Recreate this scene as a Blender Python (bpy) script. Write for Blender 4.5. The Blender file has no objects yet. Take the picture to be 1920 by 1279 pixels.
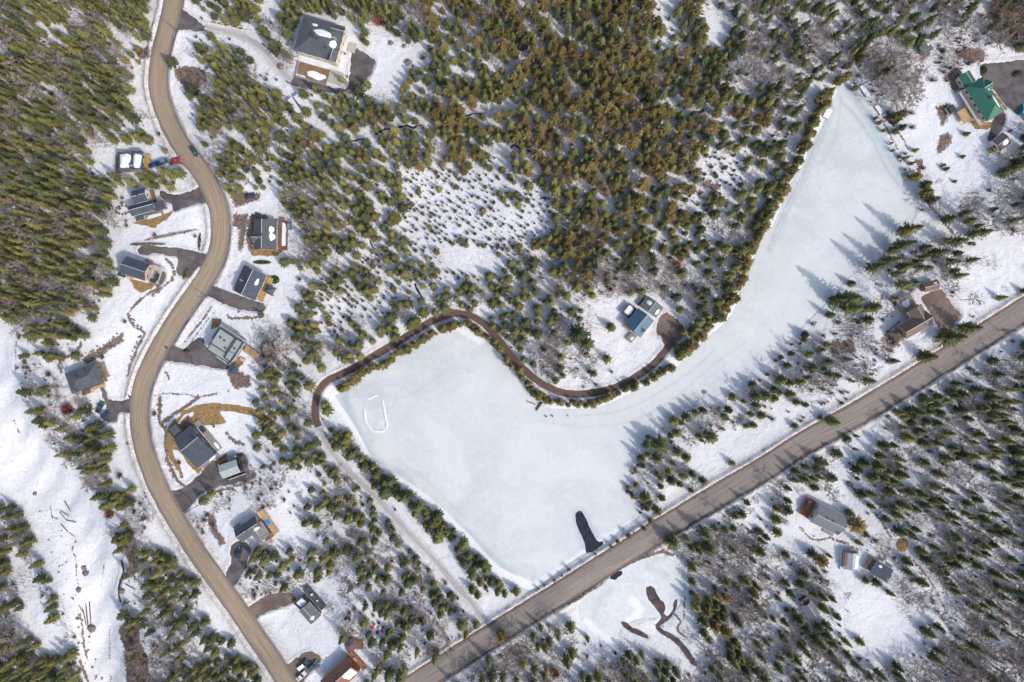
import bpy, bmesh, math, random, re, os
import numpy as np
from mathutils import Vector, Matrix, noise as mnoise
from mathutils.geometry import delaunay_2d_cdt

random.seed(7); np.random.seed(7)
R = math.radians
sc = bpy.context.scene
col = sc.collection
# ------------------------------------------------------------------ camera, world, sun, exposure
H = 288.0            # flight height in metres
K = 0.225            # metres of ground per photo pixel at z = 0
cam_d = bpy.data.cameras.new('camera'); cam = bpy.data.objects.new('camera', cam_d); col.objects.link(cam)
cam.location = (0, 0, H); cam.rotation_euler = (0, 0, 0)
cam_d.sensor_fit = 'HORIZONTAL'; cam_d.sensor_width = 36.0; cam_d.lens = 36.0 * H / (1920 * K)
cam_d.clip_start = 1; cam_d.clip_end = 12000
sc.camera = cam
sc.render.resolution_x = 1024; sc.render.resolution_y = 682
SUN = Vector((0.77 * math.cos(R(41)), -0.64 * math.cos(R(41)), math.sin(R(41)))).normalized()
w = bpy.data.worlds.new('World'); sc.world = w; w.use_nodes = True
nt = w.node_tree; bg = nt.nodes['Background']
sky = nt.nodes.new('ShaderNodeTexSky'); sky.sky_type = 'NISHITA'; sky.sun_disc = False
sky.ozone_density = 0.35; sky.dust_density = 2.5; sky.sun_elevation = R(41); sky.sun_rotation = math.atan2(SUN.x, SUN.y)
nt.links.new(sky.outputs[0], bg.inputs[0]); bg.inputs[1].default_value = 0.15
sd = bpy.data.lights.new('sun', 'SUN'); sd.energy = 2.0; sd.angle = R(0.53); sd.color = (1.0, 0.95, 0.89)
so = bpy.data.objects.new('sun', sd); col.objects.link(so); so.rotation_euler = SUN.to_track_quat('Z', 'Y').to_euler()
sc.view_settings.view_transform = 'Standard'; sc.view_settings.look = 'None'
sc.view_settings.exposure = 0.33; sc.view_settings.gamma = 1.0

# ------------------------------------------------------------------ small helpers
def tag(o, label=None, cat=None, group=None, kind=None):
    if label: o['label'] = label
    if cat: o['category'] = cat
    if group: o['group'] = group
    if kind: o['kind'] = kind
    return o
def empty(name, loc, rz=0.0):
    o = bpy.data.objects.new(name, None); col.objects.link(o)
    o.location = loc; o.rotation_euler = (0, 0, rz); o.empty_display_size = 0.5
    return o
class MB:
    def __init__(s): s.v = []; s.f = []
    def add(s, vs, fs):
        b = len(s.v); s.v += [tuple(x) for x in vs]; s.f += [tuple(i + b for i in f) for f in fs]; return s
    def box(s, x0, x1, y0, y1, z0, z1):
        if x0 > x1: x0, x1 = x1, x0
        if y0 > y1: y0, y1 = y1, y0
        return s.add([(x0,y0,z0),(x1,y0,z0),(x1,y1,z0),(x0,y1,z0),(x0,y0,z1),(x1,y0,z1),(x1,y1,z1),(x0,y1,z1)],
              [(0,3,2,1),(4,5,6,7),(0,1,5,4),(1,2,6,5),(2,3,7,6),(3,0,4,7)])
    def tube(s, a, b, ra, rb, n=6, cap=True):
        a = Vector(a); b = Vector(b); d = b - a
        if d.length < 1e-6: return s
        q = d.to_track_quat('Z', 'Y'); vs = []
        for p, r in ((a, ra), (b, rb)):
            for k in range(n):
                t = 2 * math.pi * k / n; vs.append(p + q @ Vector((r * math.cos(t), r * math.sin(t), 0)))
        fs = [(k, (k + 1) % n, n + (k + 1) % n, n + k) for k in range(n)]
        if cap: fs += [tuple(range(n - 1, -1, -1)), tuple(range(n, 2 * n))]
        return s.add(vs, fs)
    def prism(s, pts, z0, z1):
        n = len(pts); vs = [(p[0], p[1], z0) for p in pts] + [(p[0], p[1], z1) for p in pts]
        a = sum(pts[i][0] * pts[(i+1) % n][1] - pts[(i+1) % n][0] * pts[i][1] for i in range(n))
        fs = [(k, (k + 1) % n, n + (k + 1) % n, n + k) for k in range(n)] + [tuple(range(n - 1, -1, -1)), tuple(range(n, 2 * n))]
        if a < 0: fs = [tuple(reversed(f)) for f in fs]
        return s.add(vs, fs)
    def lathe(s, prof, n=12, cx=0, cy=0):
        vs = []; m = len(prof)
        for r, z in prof:
            for k in range(n):
                t = 2 * math.pi * k / n; vs.append((cx + r * math.cos(t), cy + r * math.sin(t), z))
        fs = [(j*n+k, j*n+(k+1) % n, (j+1)*n+(k+1) % n, (j+1)*n+k) for j in range(m-1) for k in range(n)]
        return s.add(vs, fs)
    def build(s, name, mat, parent=None, smooth=False, bevel=0.0):
        me = bpy.data.meshes.new(name); me.from_pydata(s.v, [], s.f)
        if smooth: me.polygons.foreach_set('use_smooth', [True] * len(me.polygons))
        me.update(); me.materials.append(mat)
        o = bpy.data.objects.new(name, me); col.objects.link(o)
        if parent: o.parent = parent
        if bevel > 0:
            m = o.modifiers.new('bevel', 'BEVEL'); m.width = bevel; m.segments = 2; m.limit_method = 'ANGLE'
        return o

# ------------------------------------------------------------------ materials
def newmat(name):
    m = bpy.data.materials.new(name); m.use_nodes = True
    return m, m.node_tree, m.node_tree.nodes['Principled BSDF']
def N(nt, t, **kw):
    n = nt.nodes.new(t)
    for k, v in kw.items(): setattr(n, k, v)
    return n
def sock(nt, v, inp):
    if hasattr(v, 'is_output') or isinstance(v, bpy.types.NodeSocket): nt.links.new(v, inp)
    else: inp.default_value = v
def mixc(nt, f, a, b):
    n = N(nt, 'ShaderNodeMix', data_type='RGBA')
    sock(nt, f, n.inputs[0])
    for v, i in ((a, 6), (b, 7)):
        if isinstance(v, tuple): n.inputs[i].default_value = (*v[:3], 1)
        else: nt.links.new(v, n.inputs[i])
    return n.outputs[2]
def math_(nt, op, a, b=0.0, c=0.0, clamp=False):
    n = N(nt, 'ShaderNodeMath', operation=op); n.use_clamp = clamp
    sock(nt, a, n.inputs[0]); sock(nt, b, n.inputs[1]); sock(nt, c, n.inputs[2])
    return n.outputs[0]
def noise_(nt, vec, scale, detail=4, rough=0.55, dist=0.0):
    n = N(nt, 'ShaderNodeTexNoise'); n.inputs['Scale'].default_value = scale
    n.inputs['Detail'].default_value = detail; n.inputs['Roughness'].default_value = rough; n.inputs['Distortion'].default_value = dist
    if vec is not None: nt.links.new(vec, n.inputs['Vector'])
    return n.outputs['Fac']
def ramp(nt, f, a, b):
    n = N(nt, 'ShaderNodeMapRange'); n.interpolation_type = 'SMOOTHSTEP'; n.clamp = True
    sock(nt, f, n.inputs[0]); n.inputs[1].default_value = a; n.inputs[2].default_value = b
    return n.outputs[0]
def geo(nt): return N(nt, 'ShaderNodeNewGeometry').outputs['Position']
def objc(nt): return N(nt, 'ShaderNodeTexCoord').outputs['Object']
def bump_(nt, bs, h, strength=0.5, dist=0.1):
    b = N(nt, 'ShaderNodeBump'); b.inputs['Strength'].default_value = strength; b.inputs['Distance'].default_value = dist
    nt.links.new(h, b.inputs['Height']); nt.links.new(b.outputs[0], bs.inputs['Normal'])

def plain(name, c, rough=0.7, var=0.25, scale=1.5, metal=0.0, c2=None, obj=True, spec=0.4):
    m, nt, bs = newmat(name); p = objc(nt) if obj else geo(nt)
    a = noise_(nt, p, scale, 5, 0.65); b = noise_(nt, p, scale * 9, 3, 0.6)
    f = math_(nt, 'ADD', math_(nt, 'MULTIPLY', a, 0.6), math_(nt, 'MULTIPLY', b, 0.4))
    f = ramp(nt, f, 0.3, 0.7)
    lo = tuple(x * (1 - var) for x in c); hi = c2 if c2 else tuple(min(1, x * (1 + var)) for x in c)
    nt.links.new(mixc(nt, f, lo, hi), bs.inputs['Base Color'])
    bs.inputs['Roughness'].default_value = rough; bs.inputs['Metallic'].default_value = metal
    bs.inputs['Specular IOR Level'].default_value = spec
    return m
def shingle(name, c, metal=0.0, rough=0.85, seam=0.0, axis=0, var=0.28):
    """roof: courses of shingles or standing seams, streaked by weather"""
    m, nt, bs = newmat(name); p = objc(nt)
    a = noise_(nt, p, 0.5, 6, 0.7); b = noise_(nt, p, 5.0, 2, 0.5)
    mp = N(nt, 'ShaderNodeMapping'); nt.links.new(p, mp.inputs[0]); mp.inputs['Scale'].default_value = (0.35, 2.2, 1) if axis else (2.2, 0.35, 1)
    s = noise_(nt, mp.outputs[0], 1.2, 4, 0.6)
    f = math_(nt, 'ADD', math_(nt, 'MULTIPLY', a, 0.45), math_(nt, 'ADD', math_(nt, 'MULTIPLY', b, 0.3), math_(nt, 'MULTIPLY', s, 0.25)))
    f = ramp(nt, f, 0.36, 0.64)
    cc = mixc(nt, f, tuple(x * 1.15 * (1 - var) for x in c), tuple(x * (1 + var) for x in c))
    wv = N(nt, 'ShaderNodeTexWave'); wv.bands_direction = 'X' if axis == 0 else 'Y'; wv.inputs['Scale'].default_value = 0.55 if seam else 1.1
    nt.links.new(p, wv.inputs[0])
    if seam: cc = mixc(nt, math_(nt, 'MULTIPLY', ramp(nt, wv.outputs['Fac'], 0.85, 1.0), seam), cc, tuple(x * 1.5 for x in c))
    nt.links.new(cc, bs.inputs['Base Color']); bump_(nt, bs, wv.outputs['Fac'], 0.35, 0.04)
    bs.inputs['Roughness'].default_value = rough; bs.inputs['Metallic'].default_value = metal
    return m
def planks(name, c, axis=0, var=0.35):
    m, nt, bs = newmat(name); p = objc(nt)
    mp = N(nt, 'ShaderNodeMapping'); nt.links.new(p, mp.inputs[0]); mp.inputs['Scale'].default_value = (0.3, 5, 1) if axis == 0 else (5, 0.3, 1)
    s = noise_(nt, mp.outputs[0], 1.3, 3, 0.6); a = noise_(nt, p, 0.8, 5, 0.7)
    f = ramp(nt, math_(nt, 'ADD', math_(nt, 'MULTIPLY', s, 0.6), math_(nt, 'MULTIPLY', a, 0.4)), 0.32, 0.68)
    nt.links.new(mixc(nt, f, tuple(x * (1 - var) for x in c), tuple(x * (1 + var) for x in c)), bs.inputs['Base Color'])
    bs.inputs['Roughness'].default_value = 0.75
    return m
def glassy(name, c):
    m, nt, bs = newmat(name); bs.inputs['Base Color'].default_value = (*c, 1); bs.inputs['Roughness'].default_value = 0.08
    bs.inputs['Specular IOR Level'].default_value = 0.8
    return m
def paint(name, c, rough=0.3):
    m, nt, bs = newmat(name); p = objc(nt)
    d = noise_(nt, p, 2.5, 5, 0.7)
    nt.links.new(mixc(nt, ramp(nt, d, 0.45, 0.75), c, tuple(x * 0.6 + 0.08 for x in c)), bs.inputs['Base Color'])
    bs.inputs['Roughness'].default_value = rough; bs.inputs['Coat Weight'].default_value = 0.4; bs.inputs['Coat Roughness'].default_value = 0.15
    return m

SNOW = (0.80, 0.815, 0.845)
def snow_mat(name='snow'):
    m, nt, bs = newmat(name); p = geo(nt)
    a = noise_(nt, p, 0.35, 5, 0.6); b = noise_(nt, p, 3.0, 4, 0.6)
    nt.links.new(mixc(nt, a, (0.80, 0.81, 0.83), (0.86, 0.865, 0.88)), bs.inputs['Base Color'])
    bs.inputs['Roughness'].default_value = 0.75; bs.inputs['Specular IOR Level'].default_value = 0.2
    bump_(nt, bs, b, 0.5, 0.15)
    return m
M = {}
M['snow'] = snow_mat()

def ground_mat():
    m, nt, bs = newmat('snowy_ground'); p = geo(nt)
    at = N(nt, 'ShaderNodeAttribute', attribute_name='zone'); sp = N(nt, 'ShaderNodeSeparateColor'); nt.links.new(at.outputs['Color'], sp.inputs[0])
    at2 = N(nt, 'ShaderNodeAttribute', attribute_name='zone2'); sp2 = N(nt, 'ShaderNodeSeparateColor'); nt.links.new(at2.outputs['Color'], sp2.inputs[0])
    bare, gold, dirty = sp.outputs; litter, ragged, track = sp2.outputs
    n1 = noise_(nt, p, 0.30, 9, 0.74, 0.9); n2 = noise_(nt, p, 1.1, 6, 0.7); n3 = noise_(nt, p, 0.06, 4, 0.5); n4 = noise_(nt, p, 3.5, 3, 0.6)
    snowc = mixc(nt, ramp(nt, n3, 0.3, 0.7), (0.745, 0.755, 0.78), (0.82, 0.825, 0.84))
    snowc = mixc(nt, math_(nt, 'MULTIPLY', ramp(nt, math_(nt, 'ADD', math_(nt, 'MULTIPLY', n2, 0.6), math_(nt, 'MULTIPLY', n1, 0.4)), 0.5, 0.64), 0.5), snowc, (0.55, 0.545, 0.57))
    # melt texture: fine blue-grey hollows
    # dirty roadside snow
    dn = math_(nt, 'MULTIPLY', dirty, ramp(nt, math_(nt, 'ADD', n2, math_(nt, 'MULTIPLY', n4, 0.3)), 0.42, 0.78))
    snowc = mixc(nt, dn, snowc, (0.40, 0.355, 0.31))
    snowc = mixc(nt, math_(nt, 'MULTIPLY', track, ramp(nt, n4, 0.3, 0.7)), snowc, (0.60, 0.59, 0.60))
    # forest litter: twigs, needles and dead stems poking through the snow
    mp = N(nt, 'ShaderNodeMapping'); nt.links.new(p, mp.inputs[0]); mp.inputs['Rotation'].default_value = (0, 0, R(40)); mp.inputs['Scale'].default_value = (0.7, 1.8, 1)
    n5 = noise_(nt, mp.outputs[0], 0.9, 7, 0.78)
    lit = ramp(nt, math_(nt, 'ADD', math_(nt, 'MULTIPLY', litter, 0.36), n5), 0.62, 0.80)
    litc = mixc(nt, ramp(nt, n4, 0.35, 0.65), (0.09, 0.07, 0.058), (0.25, 0.205, 0.18))
    c = mixc(nt, math_(nt, 'MULTIPLY', lit, math_(nt, 'MINIMUM', math_(nt, 'MULTIPLY', litter, 3.0), 0.8)), snowc, litc)
    # bare earth
    bn = math_(nt, 'ADD', bare, math_(nt, 'MULTIPLY', math_(nt, 'SUBTRACT', math_(nt, 'ADD', math_(nt, 'MULTIPLY', n1, 0.45), math_(nt, 'MULTIPLY', n2, 0.55)), 0.5), 2.6))
    bf = ramp(nt, bn, 0.42, 0.55)
    bc = mixc(nt, ramp(nt, n2, 0.32, 0.66), (0.085, 0.06, 0.052), (0.27, 0.205, 0.17))
    c = mixc(nt, bf, c, bc)
    gn = ramp(nt, math_(nt, 'ADD', gold, math_(nt, 'MULTIPLY', math_(nt, 'SUBTRACT', n1, 0.5), 1.3)), 0.42, 0.6)
    gc = mixc(nt, ramp(nt, n2, 0.3, 0.7), (0.20, 0.125, 0.055), (0.42, 0.285, 0.135))
    c = mixc(nt, gn, c, gc)
    nt.links.new(c, bs.inputs['Base Color']); bs.inputs['Roughness'].default_value = 0.8; bs.inputs['Specular IOR Level'].default_value = 0.15
    bump_(nt, bs, math_(nt, 'ADD', n2, math_(nt, 'MULTIPLY', n1, 1.5)), 0.8, 0.45)
    return m
M['ground'] = ground_mat()
def ice_mat():
    m, nt, bs = newmat('lake_ice'); p = geo(nt)
    at = N(nt, 'ShaderNodeAttribute', attribute_name='zone'); sp = N(nt, 'ShaderNodeSeparateColor'); nt.links.new(at.outputs['Color'], sp.inputs[0])
    snow, teal, trk = sp.outputs
    n1 = noise_(nt, p, 0.045, 6, 0.6, 0.8); n2 = noise_(nt, p, 0.5, 6, 0.72); n3 = noise_(nt, p, 0.012, 3, 0.5)
    n4 = noise_(nt, p, 0.16, 7, 0.7, 1.2)
    c = mixc(nt, ramp(nt, math_(nt, 'ADD', math_(nt, 'MULTIPLY', n1, 0.6), math_(nt, 'MULTIPLY', n4, 0.4)), 0.38, 0.62), (0.53, 0.57, 0.575), (0.645, 0.672, 0.675))
    c = mixc(nt, math_(nt, 'MULTIPLY', ramp(nt, n3, 0.4, 0.7), 0.5), c, (0.69, 0.705, 0.71))
    c = mixc(nt, math_(nt, 'MULTIPLY', ramp(nt, n2, 0.50, 0.68), 0.42), c, (0.74, 0.76, 0.78))
    c = mixc(nt, math_(nt, 'MULTIPLY', teal, ramp(nt, n2, 0.2, 0.65)), c, (0.38, 0.48, 0.52))
    c = mixc(nt, math_(nt, 'MULTIPLY', trk, ramp(nt, n2, 0.3, 0.6)), c, (0.36, 0.40, 0.43))
    sf = ramp(nt, math_(nt, 'ADD', snow, math_(nt, 'MULTIPLY', math_(nt, 'SUBTRACT', n2, 0.5), 0.6)), 0.3, 0.75)
    c = mixc(nt, sf, c, SNOW)
    nt.links.new(c, bs.inputs['Base Color'])
    nt.links.new(math_(nt, 'ADD', 0.5, math_(nt, 'MULTIPLY', sf, 0.3)), bs.inputs['Roughness'])
    bs.inputs['Specular IOR Level'].default_value = 0.25
    bump_(nt, bs, n2, 0.25, 0.06)
    return m
M['ice'] = ice_mat(); M['old_snow'] = plain('wind_packed_snow', (0.70, 0.72, 0.735), 0.8, 0.05, obj=False)
def road_mat(name, centre, side, prof_c, blend, streak=0.25, patch=0.0):
    """UV: u = metres from the centre line, v = metres along"""
    m, nt, bs = newmat(name); p = geo(nt)
    uv = N(nt, 'ShaderNodeUVMap', uv_map='UVMap').outputs[0]; sx = N(nt, 'ShaderNodeSeparateXYZ'); nt.links.new(uv, sx.inputs[0])
    mp = N(nt, 'ShaderNodeMapping'); nt.links.new(uv, mp.inputs[0]); mp.inputs['Scale'].default_value = (1.3, 0.035, 1)
    st = noise_(nt, mp.outputs[0], 1.6, 5, 0.65)
    n1 = noise_(nt, p, 0.12, 6, 0.65); n2 = noise_(nt, p, 2.2, 5, 0.7)
    au = math_(nt, 'ABSOLUTE', math_(nt, 'SUBTRACT', sx.outputs[0], prof_c))
    e = math_(nt, 'ADD', au, math_(nt, 'MULTIPLY', math_(nt, 'SUBTRACT', n1, 0.5), 1.6))
    f = ramp(nt, e, blend[0], blend[1])
    c = mixc(nt, f, centre, side)
    g = math_(nt, 'ADD', math_(nt, 'MULTIPLY', st, 0.6), math_(nt, 'MULTIPLY', n2, 0.4))
    g = ramp(nt, g, 0.35, 0.65)
    dk = mixc(nt, 1.0, c, c)
    mul = N(nt, 'ShaderNodeMix', data_type='RGBA', blend_type='MULTIPLY'); mul.inputs[0].default_value = 1.0
    nt.links.new(c, mul.inputs[6]); nt.links.new(mixc(nt, g, (1 - streak,) * 3, (1 + streak,) * 3), mul.inputs[7])
    nt.links.new(mul.outputs[2], bs.inputs['Base Color']); bs.inputs['Roughness'].default_value = 0.9; bs.inputs['Specular IOR Level'].default_value = 0.15
    bump_(nt, bs, n2, 0.3, 0.05)
    return m
M['dirt_road'] = road_mat('sandy_road', (0.325, 0.255, 0.182), (0.19, 0.168, 0.152), 0.0, (2.0, 4.2), 0.28)
M['highway'] = road_mat('worn_asphalt', (0.262, 0.232, 0.208), (0.17, 0.118, 0.095), 0.0, (3.5, 4.6), 0.28)
M['trail'] = road_mat('muddy_track', (0.135, 0.092, 0.075), (0.17, 0.125, 0.105), 0.0, (0.8, 1.6), 0.3)
M['packed'] = road_mat('packed_dirty_snow', (0.44, 0.425, 0.42), (0.60, 0.59, 0.585), 0.0, (0.5, 1.5), 0.3)
def asphalt_mat(name, a, b, wet=0.0):
    m, nt, bs = newmat(name); p = geo(nt)
    n1 = noise_(nt, p, 0.16, 6, 0.65, 0.5); n2 = noise_(nt, p, 1.8, 5, 0.7)
    f = ramp(nt, math_(nt, 'ADD', math_(nt, 'MULTIPLY', n1, 0.7), math_(nt, 'MULTIPLY', n2, 0.3)), 0.38, 0.62)
    nt.links.new(mixc(nt, f, a, b), bs.inputs['Base Color']); bs.inputs['Roughness'].default_value = 0.85; bs.inputs['Specular IOR Level'].default_value = 0.2
    bump_(nt, bs, n2, 0.3, 0.04)
    return m
M['drive'] = asphalt_mat('driveway_asphalt', (0.085, 0.075, 0.078), (0.165, 0.148, 0.145))
M['gravel'] = asphalt_mat('brown_gravel', (0.13, 0.095, 0.08), (0.23, 0.175, 0.145))
def water_mat(nm='open_water', a=(0.012, 0.018, 0.028), b=(0.03, 0.032, 0.042)):
    m, nt, bs = newmat(nm); p = geo(nt)
    n = noise_(nt, p, 0.4, 4, 0.6)
    nt.links.new(mixc(nt, ramp(nt, n, 0.35, 0.7), a, b), bs.inputs['Base Color'])
    bs.inputs['Roughness'].default_value = 0.12
    bump_(nt, bs, noise_(nt, p, 4, 3, 0.5), 0.15, 0.03)
    return m
M['water'] = water_mat(); M['mud'] = water_mat('brown_creek_water', (0.045, 0.03, 0.032), (0.13, 0.085, 0.08))
def foliage(name, lo, hi, hi2):
    """leaf colour differs from tree to tree and from clump to clump"""
    m, nt, bs = newmat(name); oi = N(nt, 'ShaderNodeObjectInfo'); p = objc(nt)
    pn = noise_(nt, oi.outputs['Location'], 0.035, 3, 0.6)
    c1 = mixc(nt, ramp(nt, math_(nt, 'ADD', math_(nt, 'MULTIPLY', oi.outputs['Random'], 0.5), math_(nt, 'MULTIPLY', pn, 0.9)), 0.3, 1.05), hi, hi2)
    n = noise_(nt, p, 0.9, 4, 0.7)
    wn = N(nt, 'ShaderNodeTexWhiteNoise', noise_dimensions='1D'); nt.links.new(oi.outputs['Random'], wn.inputs['W'])
    c = mixc(nt, ramp(nt, n, 0.28, 0.62), lo, c1)
    hs = N(nt, 'ShaderNodeHueSaturation'); nt.links.new(c, hs.inputs['Color'])
    nt.links.new(math_(nt, 'ADD', 0.72, math_(nt, 'MULTIPLY', wn.outputs['Value'], 0.6)), hs.inputs['Value'])
    hs.inputs['Saturation'].default_value = 0.95
    nt.links.new(hs.outputs[0], bs.inputs['Base Color']); bs.inputs['Roughness'].default_value = 0.75; bs.inputs['Specular IOR Level'].default_value = 0.2
    return m
M['spruce'] = foliage('spruce_needles', (0.06, 0.072, 0.028), (0.145, 0.16, 0.048), (0.26, 0.225, 0.07))
M['fir'] = foliage('fir_needles', (0.045, 0.06, 0.034), (0.09, 0.115, 0.055), (0.19, 0.185, 0.065))
M['cedar'] = foliage('cedar_foliage', (0.075, 0.065, 0.026), (0.185, 0.165, 0.05), (0.295, 0.21, 0.073))
M['sapling'] = foliage('sapling_needles', (0.045, 0.055, 0.028), (0.12, 0.125, 0.045), (0.16, 0.14, 0.06))
M['shrub'] = foliage('bare_shrub_twigs', (0.10, 0.065, 0.055), (0.17, 0.125, 0.105), (0.21, 0.15, 0.13))
M['redleaf'] = foliage('russet_leaves', (0.13, 0.05, 0.03), (0.36, 0.12, 0.06), (0.30, 0.12, 0.06))
M['bark'] = plain('grey_brown_bark', (0.13, 0.105, 0.09), 0.9, 0.3)
M['twig'] = foliage('pale_bare_branches', (0.22, 0.18, 0.165), (0.42, 0.37, 0.345), (0.29, 0.23, 0.205))
M['rock'] = plain('weathered_rock', (0.22, 0.18, 0.16), 0.9, 0.4, 1.2, obj=False)

# ------------------------------------------------------------------ layout rasters in photo pixels
RM = 220; RW, RH = 1920 + 2 * RM, 1280 + 2 * RM
def bbox(pts, pad):
    xs = [p[0] for p in pts]; ys = [p[1] for p in pts]
    x0 = max(0, int(min(xs) - pad) + RM); x1 = min(RW, int(max(xs) + pad) + RM + 1)
    y0 = max(0, int(min(ys) - pad) + RM); y1 = min(RH, int(max(ys) + pad) + RM + 1)
    return x0, x1, y0, y1
def seg_dist(X, Y, pts, closed):
    n = len(pts); D = np.full(X.shape, 1e9, np.float32)
    for i in range(n if closed else n - 1):
        ax, ay = pts[i]; bx, by = pts[(i + 1) % n]; dx, dy = bx - ax, by - ay; L = dx * dx + dy * dy + 1e-9
        t = np.clip(((X - ax) * dx + (Y - ay) * dy) / L, 0, 1)
        D = np.minimum(D, np.hypot(X - ax - t * dx, Y - ay - t * dy))
    return D
def inside(X, Y, pts):
    c = np.zeros(X.shape, bool); n = len(pts); j = n - 1
    for i in range(n):
        xi, yi = pts[i]; xj, yj = pts[j]
        if yi != yj:
            c ^= ((yi > Y) != (yj > Y)) & (X < (xj - xi) * (Y - yi) / (yj - yi) + xi)
        j = i
    return c
def sdf(pts, closed=True, pad=20):
    """signed distance (positive inside), with slices of the raster it covers"""
    x0, x1, y0, y1 = bbox(pts, pad)
    X, Y = np.meshgrid(np.arange(x0, x1, dtype=np.float32) - RM, np.arange(y0, y1, dtype=np.float32) - RM)
    d = seg_dist(X, Y, pts, closed)
    if closed: d = np.where(inside(X, Y, pts), d, -d)
    return (slice(y0, y1), slice(x0, x1)), d
def smooth(pts, n=6, closed=False):
    """Catmull-Rom through the traced points"""
    out = []; m = len(pts)
    rng = range(m if closed else m - 1)
    for i in rng:
        if closed: p = [pts[(i - 1) % m], pts[i], pts[(i + 1) % m], pts[(i + 2) % m]]
        else: p = [pts[max(i - 1, 0)], pts[i], pts[i + 1], pts[min(i + 2, m - 1)]]
        for k in range(n):
            t = k / n; t2 = t * t; t3 = t2 * t
            out.append(tuple(0.5 * (2 * p[1][a] + (p[2][a] - p[0][a]) * t + (2 * p[0][a] - 5 * p[1][a] + 4 * p[2][a] - p[3][a]) * t2 + (3 * p[1][a] - p[0][a] - 3 * p[2][a] + p[3][a]) * t3) for a in (0, 1)))
    if not closed: out.append(tuple(pts[-1]))
    return out
Z = lambda: np.zeros((RH, RW), np.float32)
bare, gold, dirty, litter, trk = Z(), Z(), Z(), Z(), Z()
isnow, iteal, itrk = Z(), Z(), Z()
sheetd = np.full((RH, RW), -99, np.float32)      # distance inside any paved / iced sheet
bank = Z(); block = Z()
CLEAR = [[(-200,600),(22,612),(30,700),(60,800),(95,842),(150,878),(180,938),(205,980),(218,1030),(228,1060),(232,1100),(226,1150),(240,1200),(250,1279),(260,1500),(150,1500),(160,1279),(148,1210),(118,1130),(90,1065),(62,1005),(45,955),(0,935),(-200,930)], [(15,1040),(32,1035),(75,1120),(92,1200),(80,1215),(50,1150)],
 [(690,30),(740,60),(775,90),(765,150),(735,190),(700,200),(690,150)], [(1590,1115),(1630,1105),(1705,1130),(1725,1180),(1695,1240),(1600,1232),(1588,1180)], [(1320,60),(1340,15),(1370,20),(1368,70),(1345,88)], [(1860,470),(1925,430),(1925,540),(1850,560),(1790,560),(1800,520)],
 [(1760,230),(1850,250),(1850,330),(1840,400),(1780,360),(1725,300),(1740,260)], [(1630,400),(1760,395),(1790,430),(1730,455),(1715,470)], [(1290,840),(1440,790),(1520,760),(1400,880),(1300,890)], [(1095,560),(1180,560),(1280,590),(1270,650),(1180,690),(1100,650)],
 [(470,960),(530,950),(600,1010),(590,1030),(530,1030)], [(560,1080),(640,1100),(650,1150),(600,1230),(500,1210),(480,1160),(540,1130)], [(170,270),(280,265),(340,300),(330,330),(280,325),(180,330)], [(1080,1150),(1150,1070),(1225,1036),(1290,1042),(1296,1150),(1315,1205),(1300,1255),(1262,1245),(1200,1220),(1150,1222),(1095,1190)], [(515,398),(550,398),(570,440),(566,480),(520,492)], [(495,488),(552,495),(560,560),(548,600),(500,610)], [(820,470),(900,460),(960,500),(900,520),(830,500)]]
def put(arr, pts, val=1.0, soft=4, wd=None, mode='max', closed=True):
    if wd is None: sl, d = sdf(pts, True, soft + 4)
    else: sl, d = sdf(pts, False, wd + soft + 4); d = wd - d
    v = np.clip((d + soft) / (2 * soft), 0, 1) * val
    if mode == 'max': arr[sl] = np.maximum(arr[sl], v)
    else: arr[sl] = np.minimum(arr[sl], 1 - v)
def add_sheet(pts, pad=14):
    sl, d = sdf(pts, True, pad); sheetd[sl] = np.maximum(sheetd[sl], np.where(np.abs(d) < 1e8, d, -99))
def add_line_sheet(pts, half, pad=14):
    sl, d = sdf(pts, False, half + pad); sheetd[sl] = np.maximum(sheetd[sl], half - d)

ROAD = smooth([(345,-190),(340,-120),(334,-60),(329,-20),(322,20),(312,60),(302,100),(297,140),(298,170),(306,200),(320,235),(338,268),(361,300),(386,335),(403,370),(412,400),(414,440),(408,475),(393,510),(370,545),(345,580),(322,615),(301,650),(283,685),(269,720),(262,760),(263,800),(270,840),(283,880),(300,920),(325,965),(353,1010),(386,1060),(419,1105),(451,1150),(481,1195),(512,1240),(545,1290),(590,1350),(640,1420),(690,1490)], 4)
HWY = smooth([(2140,440),(2050,500),(1960,556),(1920,581),(1850,625),(1760,682),(1673,736),(1590,785),(1507,831),(1440,874),(1350,927),(1260,981),(1127,1064),(1040,1119),(960,1168),(880,1219),(800,1270),(740,1310),(620,1388),(500,1462)], 4)
TRAIL = smooth([(1262,632),(1250,655),(1225,683),(1190,708),(1155,726),(1110,737),(1065,738),(1030,727),(1000,708),(970,680),(945,650),(925,625),(905,605),(880,592),(850,588),(815,600),(780,620),(740,645),(700,668),(660,692),(625,708),(605,722),(594,745),(591,775),(597,800)], 5)
TRAIL2 = smooth([(597,800),(615,835),(640,868),(680,908),(720,948),(765,998),(808,1042),(848,1090),(885,1132),(908,1165)], 5)
LANE = smooth([(384,50),(420,57),(455,68),(485,86),(512,112),(532,138),(548,150)], 5)
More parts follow.
